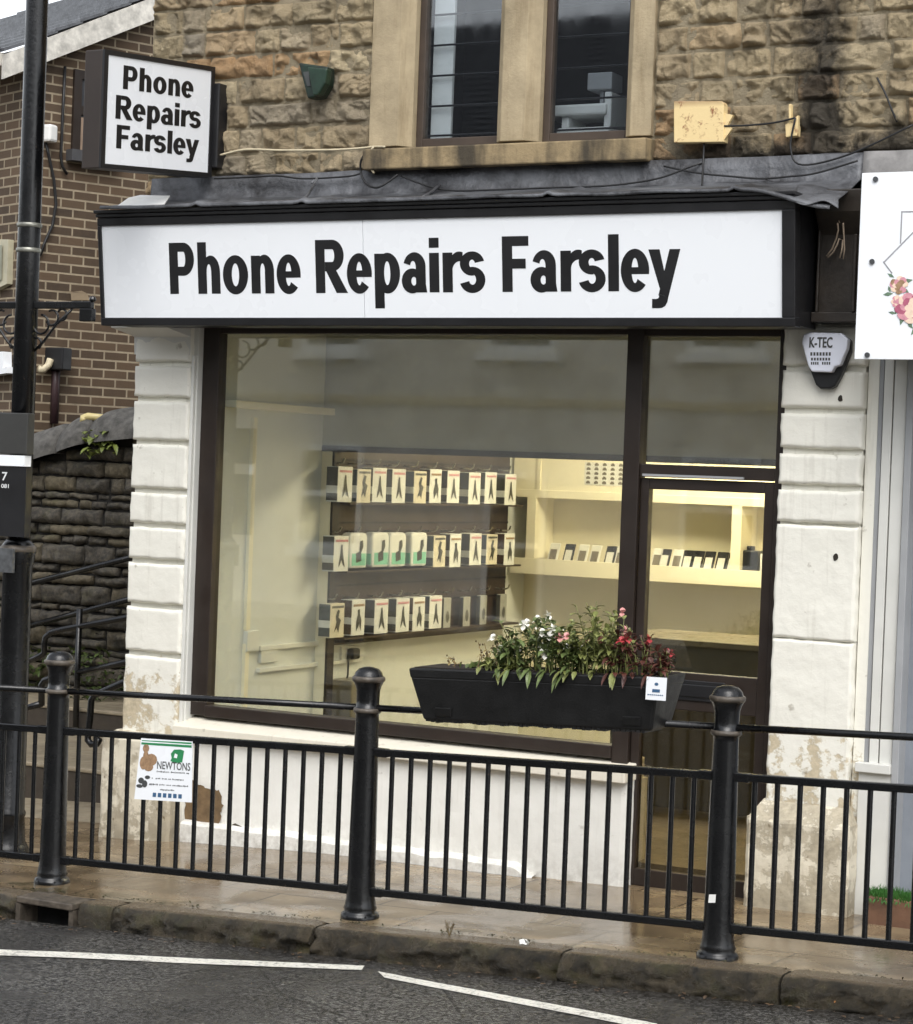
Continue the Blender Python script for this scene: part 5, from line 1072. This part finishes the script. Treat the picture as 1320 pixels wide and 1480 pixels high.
def P3(a, b, z): q = BC+e1*a+e2*b; return (q.x, q.y, z)
def uvbuild(mb, name, mat, parent, ax, bx):
    ob = mb.build(name, mat, parent); me = ob.data; uv = me.uv_layers.new(name='UVMap'); o0 = ORG[ob.name]
    for lp in me.loops:
        p = me.vertices[lp.vertex_index].co+o0-BC; uv.data[lp.index].uv = (p.dot(ax), p.z)
    return ob
mb.poly([P3(0, 0, -1.5), P3(Wg, 0, -1.5), P3(Wg, 0, ze), P3(Wg/2, 0, zr_), P3(0, 0, ze)]); uvbuild(mb, 'gable_wall', M_BRICK, hs_, e1, n1)
mb = MB(); mb.poly([P3(0, 0, -1.5), P3(0, LB, -1.5), P3(0, LB, ze), P3(0, 0, ze)]); mb.poly([P3(Wg, 0, -1.5), P3(Wg, LB, -1.5), P3(Wg, LB, ze), P3(Wg, 0, ze)]); uvbuild(mb, 'side_wall', M_BRICK, hs_, e2, n2)
mb = MB(); pr = math.atan(ang); ov = 0.28
for sgn in (0, 1):
    n = 13
    for k in range(n):
        f0, f1 = k/n, (k+1.12)/n
        def RP(f, b, dz): 
            a = -ov+f*(Wg/2+ov); a = a if sgn == 0 else Wg-a; return P3(a, b, ze+0.02+(-ov+f*(Wg/2+ov))*ang+dz)
        p = [RP(f0, -0.12, 0.055), RP(f0, LB, 0.055), RP(f1, LB, 0.03), RP(f1, -0.12, 0.03)]; q = [RP(f0, -0.12, 0.025), RP(f0, LB, 0.025), RP(f1, LB, 0.01), RP(f1, -0.12, 0.01)]; mb.hexa(q+p)
mb.build('roof', M_SLATE, hs_)
mb = MB()
for sgn in (0, 1):
    def BP(a, b, dz): 
        aa = a if sgn == 0 else Wg-a; return P3(aa, b, ze+a*ang+dz)
    mb.hexa([BP(-ov, -0.13, -0.17), BP(Wg/2, -0.13, -0.17), BP(Wg/2, -0.09, -0.17), BP(-ov, -0.09, -0.17), BP(-ov, -0.13, 0.02), BP(Wg/2, -0.13, 0.02), BP(Wg/2, -0.09, 0.02), BP(-ov, -0.09, 0.02)])
mb.build('bargeboard', M_WBOARD, hs_)
mb = MB(); mb.hexa([P3(-ov-0.02, -0.08, ze-0.2), P3(0.0, -0.08, ze-0.2), P3(0, LB, ze-0.2), P3(-ov-0.02, LB, ze-0.2), P3(-ov-0.02, -0.08, ze-0.1), P3(0, -0.08, ze-0.1), P3(0, LB, ze-0.1), P3(-ov-0.02, LB, ze-0.1)]); mb.build('eaves_board', M_WBOARD, hs_)
mb = MB(); g0 = Vector(P3(-ov-0.08, -0.1, ze-0.07)); mb.tube([g0, Vector(P3(-ov-0.08, LB, ze-0.07))], 0.06, 8); mb.build('gutter', M_BLACK, hs_)
wa, wb_ = onw(106, 100), onw(160, 243); sa, sb = (wa-BC).dot(e1), (wb_-BC).dot(e1); zz1, zz0 = wa.z, wb_.z+0.1
def wbox(mb, s0, s1, d0, d1, z0, z1): mb.hexa([P3(s0, d0, z0), P3(s1, d0, z0), P3(s1, d1, z0), P3(s0, d1, z0), P3(s0, d0, z1), P3(s1, d0, z1), P3(s1, d1, z1), P3(s0, d1, z1)])
f = MB(); wbox(f, sa, sa+0.07, -0.03, 0.05, zz0, zz1); wbox(f, sb-0.07, sb, -0.03, 0.05, zz0, zz1); wbox(f, sa+0.07, sb-0.07, -0.03, 0.05, zz1-0.07, zz1); wbox(f, sa+0.07, sb-0.07, -0.03, 0.05, (zz0+zz1)/2-0.03, (zz0+zz1)/2+0.04)
wf = f.build('window', M_FRAME, hs_); f = MB(); wbox(f, sa+0.06, sb-0.06, -0.012, -0.006, zz0, zz1-0.05); f.build('pane', pm('dull_window_glass', lin(72, 74, 78), 0.12, 0.3, 3), wf)
f = MB(); wbox(f, sa+0.07, sb-0.07, -0.02, -0.013, zz0, zz0+(zz1-zz0)*0.42); f.build('blind', pm('tan_blind', lin(150, 128, 108), 0.6), wf)
f = MB(); wbox(f, sa-0.04, sb+0.04, -0.1, 0.03, zz0-0.09, zz0); f.build('sill', pm('grey_sill', lin(76, 76, 78), 0.5), wf)
def wcab(name, pts, r, mat, label, cat='cable'):
    mb = MB(); mb.tube([onw(a, b, 0.03) for a, b in pts], r, 6); return tag(mb.build(name, mat, smooth=True), label, cat)
wcab('cable', [(94, 96), (91, 160), (88, 225), (90, 240), (97, 252)], 0.012, M_CABLEK, 'black cable down the brick gable left of the box sign')
wcab('cable', [(66, 205), (70, 222), (78, 260), (81, 295), (76, 325), (64, 352), (58, 370)], 0.012, M_CABLEK, 'black cable curving down the brickwork beside the lamp column')
wcab('drainpipe', [(82, 515), (80, 560), (78, 612)], 0.035, pm('plum_pipe', lin(58, 40, 42), 0.5), 'dark plum drainpipe on the lower brick wall', 'pipe')
mb = MB(); c = onw(70, 193, 0.05); mb.box(c.x-0.06, c.x+0.06, c.y-0.05, c.y+0.05, c.z-0.07, c.z+0.07); tag(mb.build('security_light', M_PLASW, bevel=0.02), 'small white security light on the brick wall beside the lamp column', 'light')
mb = MB(); mb.tube([onw(56, 533, 0.06), onw(62, 535, 0.06), onw(70, 528, 0.06), onw(73, 519, 0.06)], 0.03, 8); tag(mb.build('pipe_elbow', M_CABLEW, smooth=True), 'pale curved pipe outlet on the brick above the retaining wall', 'pipe')
mb = MB(); c = onw(83, 517, 0.05); mb.box(c.x-0.1, c.x+0.1, c.y-0.06, c.y+0.06, c.z-0.1, c.z+0.08); tag(mb.build('rainwater_hopper', M_BLACK, bevel=0.01), 'black rainwater hopper at the top of the plum drainpipe', 'hopper')
mb = MB(); c = onw(74, 412, 0.02); tag(mb.poly([onw(a, b, 0.012) for a, b in ((66, 424), (66, 419), (72, 420), (102, 421), (103, 434), (130, 434), (126, 424), (118, 420), (104, 422))][2:]).build('render_patch', pm('pale_render', lin(160, 142, 116), 0.9)), 'pale render patch on the brick above the lamp column arm', 'patch')
# pale things at the far left edge behind the column
fl = ray_plane(8, 380, BC-e1*0.02, -e1)
cw = thing('house_window', 'cream framed window at the left edge behind the lamp column', 'window', (fl.x, fl.y, fl.z))
mb = MB(); q = [ray_plane(a, b, BC-e1*0.05, -e1) for a, b in ((-30, 430), (10, 410), (12, 346), (-30, 345))]; mb.prism(q, e1*0.06); mb.build('frame', pm('cream_upvc', lin(190, 184, 158), 0.5), cw)
mb = MB(); q = [ray_plane(a, b, BC-e1*0.06, -e1) for a, b in ((-30, 420), (2, 404), (3, 354), (-30, 356))]; mb.poly(q); mb.build('pane', pm('cream_blind', lin(150, 150, 128), 0.4), cw)
mb = MB(); q = [ray_plane(a, b, BC-e1*0.10, -e1) for a, b in ((-30, 545), (10, 539), (10, 530), (4, 532), (4, 508), (-30, 510))]; mb.prism(q, e1*0.08); tag(mb.build('notice', M_SIGN), 'white panel low at the left edge behind the lamp column', 'panel')
# retaining wall: rubble, facade-parallel, with sloping half-round coping
RWY = 3.25
rw = thing('retaining_wall', 'dark mossy rubble retaining wall with rounded coping beside the alley', 'wall', (-6.7, RWY, 0))
def cope_z(x):
    a = at(35, 668, Y=RWY); b = at(132, 636, Y=RWY); c = at(192, 630, Y=RWY)
    return a.z+(b.z-a.z)*(x-a.x)/(b.x-a.x) if x < b.x else b.z+(c.z-b.z)*(x-b.x)/(c.x-b.x)
mb = MB(); z = -0.4
while z < 2.9:
    h = rnd.choice([0.05, 0.07, 0.08, 0.10, 0.12, 0.15]); x = -9.0
    while x < -4.2:
        wd = rnd.uniform(0.12, 0.4); top = cope_z(x+wd/2)-0.03; hh = min(h, top-z)
        if hh > 0.04:
            if h > 0.12 and rnd.random() < 0.3:
                for k in (0, 1): rough_stone(mb, (x+0.008, RWY+rnd.uniform(-.02, .02), z+0.007+k*hh/2), X_, Z_, -Y_, wd-0.016, hh/2-0.014, 0.03, rnd.uniform(0, 99), res=0.022, edge=0.022, bulge=0.03, depth=0.06, jit=0.014, chis=1.2, crag=1)
            else: rough_stone(mb, (x+0.008, RWY+rnd.uniform(-.02, .02), z+0.007), X_, Z_, -Y_, wd-0.016, hh-0.014, 0.03, rnd.uniform(0, 99), res=0.022, edge=0.022, bulge=0.03, depth=0.06, jit=0.014, chis=1.2, crag=1)
        x += wd
    z += h
mb.build('rubble', M_DSTONE, rw, smooth=True, fix=False)
mb = MB(); xs = fr(-9, -4.2, 24); vs = []
for x in xs: vs += [(x, RWY+0.02, -0.6), (x, RWY+0.4, -0.6), (x, RWY+0.4, cope_z(x)), (x, RWY+0.02, cope_z(x)-0.02)]
mb.add(vs, [(i*4+j, i*4+(j+1) % 4, (i+1)*4+(j+1) % 4, (i+1)*4+j) for i in range(24) for j in range(4)]); mb.build('core', M_DGAP, rw)
mb = MB(); cj = [-9, -8.1, -7.35, at(92, 620, Y=RWY).x, at(136, 610, Y=RWY).x, -5.7, -5.0, -4.2]
for a, b in zip(cj[:-1], cj[1:]):
    vs = []; n = 10; m = 14; rr = 0.27
    for i in range(n+1):
        x = a+0.008+(b-a-0.016)*i/n; e = 1-0.12*(1-sm(0, 0.08, min(x-a, b-x)))
        for j in range(m+1):
            an = math.pi*j/m; q = Vector((x*6, j*0.6, a)); d = 1+0.05*noise.noise(q)
            vs.append((x, RWY+0.15-rr*1.05*math.cos(an)*e*d, cope_z(x)-0.03+rr*0.95*math.sin(an)*e*d))
    Wn = m+1; fs = [(i*Wn+j, i*Wn+j+1, (i+1)*Wn+j+1, (i+1)*Wn+j) for i in range(n) for j in range(m)]+[tuple(range(Wn)), tuple(n*Wn+j for j in range(Wn))]
    mb.add(vs, fs)
mb.build('coping', M_COPE, rw, smooth=True)
mb = MB(); mb.tube([at(121, 610, Y=RWY-0.02), at(121, 604, Y=RWY), at(127, 602, Y=RWY), at(152, 604, Y=RWY+0.02)], [0.03, 0.032, 0.03, 0.026], 10); tag(mb.build('pipe', pm('cream_plastic_pipe', lin(206, 190, 134), 0.45), smooth=True), 'cream plastic pipe end lying on the rounded coping', 'pipe')
def ivy(name, label, c0, c1, n, L, mat, cat='plant'):
    mb = MB()
    for i in range(n):
        p = Vector((rnd.uniform(c0[0], c1[0]), rnd.uniform(c0[1], c1[1]), rnd.uniform(c0[2], c1[2])))
        k = noise.noise(p*3.2)
        if k < -0.12: continue
        d = rdir(); d.y = -abs(d.y); leaf(mb, p, d, L*rnd.uniform(0.5, 1.2), L*rnd.uniform(0.35, 0.7), rnd.uniform(0.2, 0.9))
    return tag(mb.build(name, mat, fix=False), label, cat)
q0, q1 = at(35, 985, Y=3.05), at(185, 925, Y=3.05)
ivy('ivy', 'green ivy growing at the foot of the retaining wall behind the handrails', (-7.2, 2.9, -0.05), (-5.6, 3.2, 0.62), 1500, 0.075, M_IVY)
qa = at(128, 640, Y=RWY-0.1); ivy('fern', 'small yellow-green fern rooted in the retaining wall under the coping', (qa.x-0.05, RWY-0.12, qa.z-0.1), (qa.x+0.25, RWY-0.05, qa.z+0.08), 60, 0.09, pm('fern_green', lin(116, 128, 58), 0.5, 0.5, 14))
# alley steps
stp = thing('alley_steps', 'worn pale stone steps with dark risers in the alley', 'steps', (-5.5, 1.5, 0))
def stepbox(y0, y1, ztop, zbot, parent):
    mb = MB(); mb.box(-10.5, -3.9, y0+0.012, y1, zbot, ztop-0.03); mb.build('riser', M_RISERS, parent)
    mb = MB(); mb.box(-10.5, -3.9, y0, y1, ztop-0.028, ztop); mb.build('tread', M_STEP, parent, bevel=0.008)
zs1 = at(150, 1114, Y=1.0).z; zs2 = at(172, 1029, Y=2.5).z
stepbox(1.0, 2.49, zs1, -0.4, stp); stepbox(2.5, 3.24, zs2, -0.4, stp)
mb = MB(); mb.box(-10.5, -3.9, 0.34, 0.99, -0.4, gz(-5, 0.3)-0.02); mb.build('landing', M_STEP, stp)
def rail(name, label, strands, r, mat=M_IRON, posts=()):
    t = thing(name, label, 'handrail', strands[0][0], 'handrails in the alley')
    for s in strands:
        mb = MB(); mb.tube(s, r, 10); mb.build('rail', mat, t, smooth=True)
    for (p, zb) in posts:
        mb = MB(); mb.tube([p, Vector((p.x, p.y, zb))], r, 10); mb.build('post', mat, t, smooth=True)
    return t
ry = 2.95
a0, a1 = at(40, 844, Y=ry), at(185, 807, Y=ry); b0, b1 = at(38, 906, Y=ry), at(183, 867, Y=ry)
rail('handrail', 'far black tubular handrail climbing beside the rubble wall', [[a0, a1+(a1-a0)*0.4], [b0, b1+(b1-b0)*0.4]], 0.022, M_IRON, [(a0, zs2-0.3)])
ry = 2.45
P = [at(*q, Y=ry) for q in ((36, 958), (58, 948), (64, 944), (64, 930), (66, 921), (74, 914), (90, 910), (182, 893), (230, 882))]
P2 = [at(*q, Y=ry) for q in ((112, 972), (182, 957), (230, 946))]
rail('handrail', 'middle black tubular handrail with a rounded corner in the alley', [P, P2], 0.022, M_IRON, [(P2[0]+Vector((0, 0, 0.45)), zs1-0.1)])
ry = 1.4
P = [at(*q, Y=ry) for q in ((60, 1020), (60, 990), (64, 984), (76, 980), (90, 978))]; P3_ = [at(*q, Y=ry) for q in ((27, 1027), (60, 1017))]
rail('handrail', 'short black looped rail end beside the lamp column', [P, P3_], 0.022)
ry = 0.5
P = [at(*q, Y=ry) for q in ((230, 970), (178, 987), (146, 1001), (136, 1005), (132, 1012), (130, 1040), (127, 1060), (127, 1070), (132, 1076), (140, 1075), (144, 1068))]
rail('handrail', 'nearest worn handrail ending in a hook beside the left pilaster', [P], 0.021)
# ================================================================== RIGHT NEIGHBOUR
nb = thing('white_shop_board', 'white shop board with a rose print at the right edge', 'sign', (1.3, -0.4, 2.6))
BX0 = at(1240, 400, Y=-0.4).x; zt_b, zb_b = at(1243, 250, Y=-0.4).z, at(1237, 519, Y=-0.4).z
mb = MB(); mb.box(BX0, 2.4, -0.40, -0.385, zb_b, zt_b); mb.build('board', M_SIGN, nb, bevel=0.002)
mb = MB(); mb.box(BX0+0.03, 2.4, -0.384, -0.02, zb_b+0.03, zt_b-0.03); mb.build('backing', M_WOODW, nb)
for px, py in ((1266, 259), (1261, 378), (1254, 513)):
    q = at(px, py, Y=-0.402); mb = MB(); mb.tube([(q.x, -0.408, q.z), (q.x, -0.398, q.z)], 0.012, 12); mb.build('screw_cap', pm('grey_screw', lin(70, 72, 74), 0.4, 0.2), nb)
bp = lambda a, b, d=0.0012: at(a, b, Y=-0.40)+Vector((0, -d, 0))
mb = MB()
def thin(a, b, wpx=0.9):
    A, B = Vector(a), Vector(b); d = (B-A).normalized(); n = Vector((-d.y, d.x))*wpx; mb.poly([bp(*(A+n)), bp(*(B+n)), bp(*(B-n)), bp(*(A-n))])
thin((1304, 306), (1302, 352)); thin((1303, 306), (1420, 304)); thin((1278, 379), (1400, 255)); thin((1277, 378), (1290, 395)); mb.build('printed_frame', pm('print_thin_grey', lin(150, 150, 154), 0.5), nb, fix=False)
rr = random.Random(3)
def rose(cx, cy, R, mats, z0):
    parts = {}
    for ring_, nn_, rad in ((1.0, 8, 0.62), (0.62, 6, 0.5), (0.3, 4, 0.36)):
        for k in range(nn_):
            a = 2*math.pi*k/nn_+rr.uniform(-.3, .3); m = mats[k % len(mats)] if ring_ > 0.4 else mats[-1]
            x, y = cx+R*ring_*0.62*math.cos(a), cy+R*ring_*0.62*math.sin(a); mbp = parts.setdefault(m.name, (MB(), m))[0]
            z0 += 0.00006; q = bp(x, y, z0); px = (bp(x+1, y, z0)-q).length
            mbp.poly([bp(x+R*rad*0.62*math.cos(b)*rr.uniform(.85, 1.1), y+R*rad*0.55*math.sin(b)*rr.uniform(.85, 1.1), z0) for b in fr(0, 5.7, 9)])
    return [v for v in parts.values()]
for (cx, cy, R, mats, z0) in ((1318, 445, 24, [M_ROSE, M_ROSED, M_BLUSH], 0.004), (1300, 412, 14, [M_BLUSH, M_ROSE, M_TAN], 0.003), (1298, 436, 10, [M_BLUSH, M_ROSE], 0.002)):
    for mbp, m in rose(cx, cy, R, mats, z0): mbp.build('printed_rose', m, nb, fix=False)
mb = MB()
for i, (cx, cy) in enumerate(((1288, 398), (1312, 406), (1292, 412), (1284, 425), (1290, 452), (1304, 462), (1316, 470), (1310, 420), (1296, 446), (1322, 478), (1286, 418))):
    a = rr.uniform(0, 6.28); L = rr.uniform(5, 9); dx, dy = math.cos(a), math.sin(a); z0 = 0.0013+i*0.00005
    mb.poly([bp(cx-dx*L, cy-dy*L, z0), bp(cx-dy*L*.4, cy+dx*L*.4, z0), bp(cx+dx*L, cy+dy*L, z0), bp(cx+dy*L*.4, cy-dx*L*.4, z0)])
mb.build('printed_leaf', M_SAGE, nb, fix=False)
ns = thing('neighbour_shopfront', 'white and grey timber shopfront next door at the right edge', 'shopfront', (0.8, 0.05, 0))
xa = lambda px, py, Y: at(px, py, Y=Y).x
N = [(xa(1253, 900, 0.06), xa(1265, 900, 0.06), 0.055, M_GREYP, 'moulding'), (xa(1266, 900, 0.06), xa(1280, 900, 0.06), 0.04, M_WOODW, 'boarding'), (xa(1281, 900, 0.06), xa(1300, 900, 0.06), 0.04, M_WOODW, 'boarding'), (xa(1301, 900, 0.06), xa(1312, 900, 0.06), 0.02, M_GREYP, 'door_post'), (xa(1313, 900, 0.12), 2.4, 0.12, pm('blue_grey_door', lin(136, 142, 150), 0.4, 0.2, 3), 'door')]
for a, b, y, m, nm in N:
    mb = MB(); mb.box(a, b-0.003, y, 0.34, -0.1, zb_b+0.35); mb.build(nm, m, ns, bevel=0.003)
mb = MB(); mb.box(N[0][0]-0.01, N[3][0], 0.0, 0.05, 0.70, 0.745); mb.box(N[0][0]+0.0, N[3][0], 0.03, 0.054, -0.1, 0.70); mb.build('stall_board', M_WOODW, ns, bevel=0.004)
gp = thing('grass_box', 'brown box of artificial grass against the white shopfront at the right', 'planter', (0.9, -0.05, 0))
gx = at(1243, 1300, Y=-0.18).x+0.02; zg = gz(0.8, -0.1); mb = MB(); mb.box(gx, 2.2, -0.18, -0.005, zg-0.02, zg+0.125); mb.build('box', M_TERRA, gp, bevel=0.006)
mb = MB()
for i in range(2600):
    x = rnd.uniform(gx, min(gx+0.9, 2.2)); y = rnd.uniform(-0.19, -0.01); d = Vector((rnd.uniform(-.5, .5), rnd.uniform(-.7, .3), 1)); b = Vector((x, y, zg+0.118)); h = rnd.uniform(0.02, 0.05)
    s = Vector((0.0035, 0, 0)); t = b+d*h
    if y < -0.165: t = b+Vector((rnd.uniform(-.3, .3)*h, -0.35*h, -0.5*h if rnd.random() < 0.6 else h))
    mb.poly([b-s, b+s, t])
mb.build('turf', M_TURF, gp, fix=False)
# ================================================================== OPPOSITE TERRACE (seen mirrored in the glass)
op = thing('opposite_terrace', 'stone terrace across the street mirrored in the shop glass', 'building', (-9, -17, 0))
OY = -17.0; ZE = 6.2
mb = MB(); mb.box(-34, 14, OY-0.4, OY, -1, ZE); mb.build('wall', M_OPP, op)
mb = MB()
for k in range(26):
    f0, f1 = k/26, (k+1.1)/26; ya, yb = OY+0.3-f0*4.3, OY+0.3-f1*4.3; za, zb2 = ZE+0.05+f0*3.0, ZE+0.05+f1*3.0
    mb.hexa([(-34.3, ya, za), (14.3, ya, za), (14.3, yb, zb2-0.06), (-34.3, yb, zb2-0.06), (-34.3, ya, za+0.03), (14.3, ya, za+0.03), (14.3, yb, zb2), (-34.3, yb, zb2)])
mb.build('roof', pm('dark_slate', lin(78, 80, 84), 0.6, 0.3, 2), op)
mb = MB(); mb.box(-34, 14, OY-0.01, OY+0.04, 3.0, 3.12); mb.box(-34, 14, OY-0.01, OY+0.12, ZE-0.15, ZE+0.02); mb.build('string_course', pm('pale_band', lin(200, 188, 160), 0.8), op)
for i, x in enumerate((-31, -28, -25, -22, -19, -16, -13, -10, -7, -4, -1, 2, 5, 8, 11)):
    for zz in (0.9, 3.75):
        if zz < 1 and i % 2: zz = 0.0
        f = MB(); hgt = 1.5 if zz else 2.1; wd = 0.55 if zz else 0.48
        f.box(x-wd, x-wd+0.09, OY, OY+0.05, zz, zz+hgt); f.box(x+wd-0.09, x+wd, OY, OY+0.05, zz, zz+hgt); f.box(x-wd+0.09, x+wd-0.09, OY, OY+0.05, zz+hgt-0.09, zz+hgt); f.box(x-wd+0.09, x+wd-0.09, OY, OY+0.05, zz+hgt*0.5, zz+hgt*0.5+0.08); f.box(x-wd+0.09, x+wd-0.09, OY, OY+0.05, zz, zz+0.09)
        wf = f.build('window' if zz else 'door', M_PLASW, op); f = MB(); f.box(x-wd+0.05, x+wd-0.05, OY+0.004, OY+0.02, zz+0.05, zz+hgt-0.05); f.build('pane', pm('far_dark_glass', lin(52, 56, 60), 0.1, 0.3, 2), wf)
        if zz: f = MB(); f.box(x-wd-0.1, x+wd+0.1, OY, OY+0.14, zz-0.13, zz-0.004); f.build('sill', M_PLASW, wf)
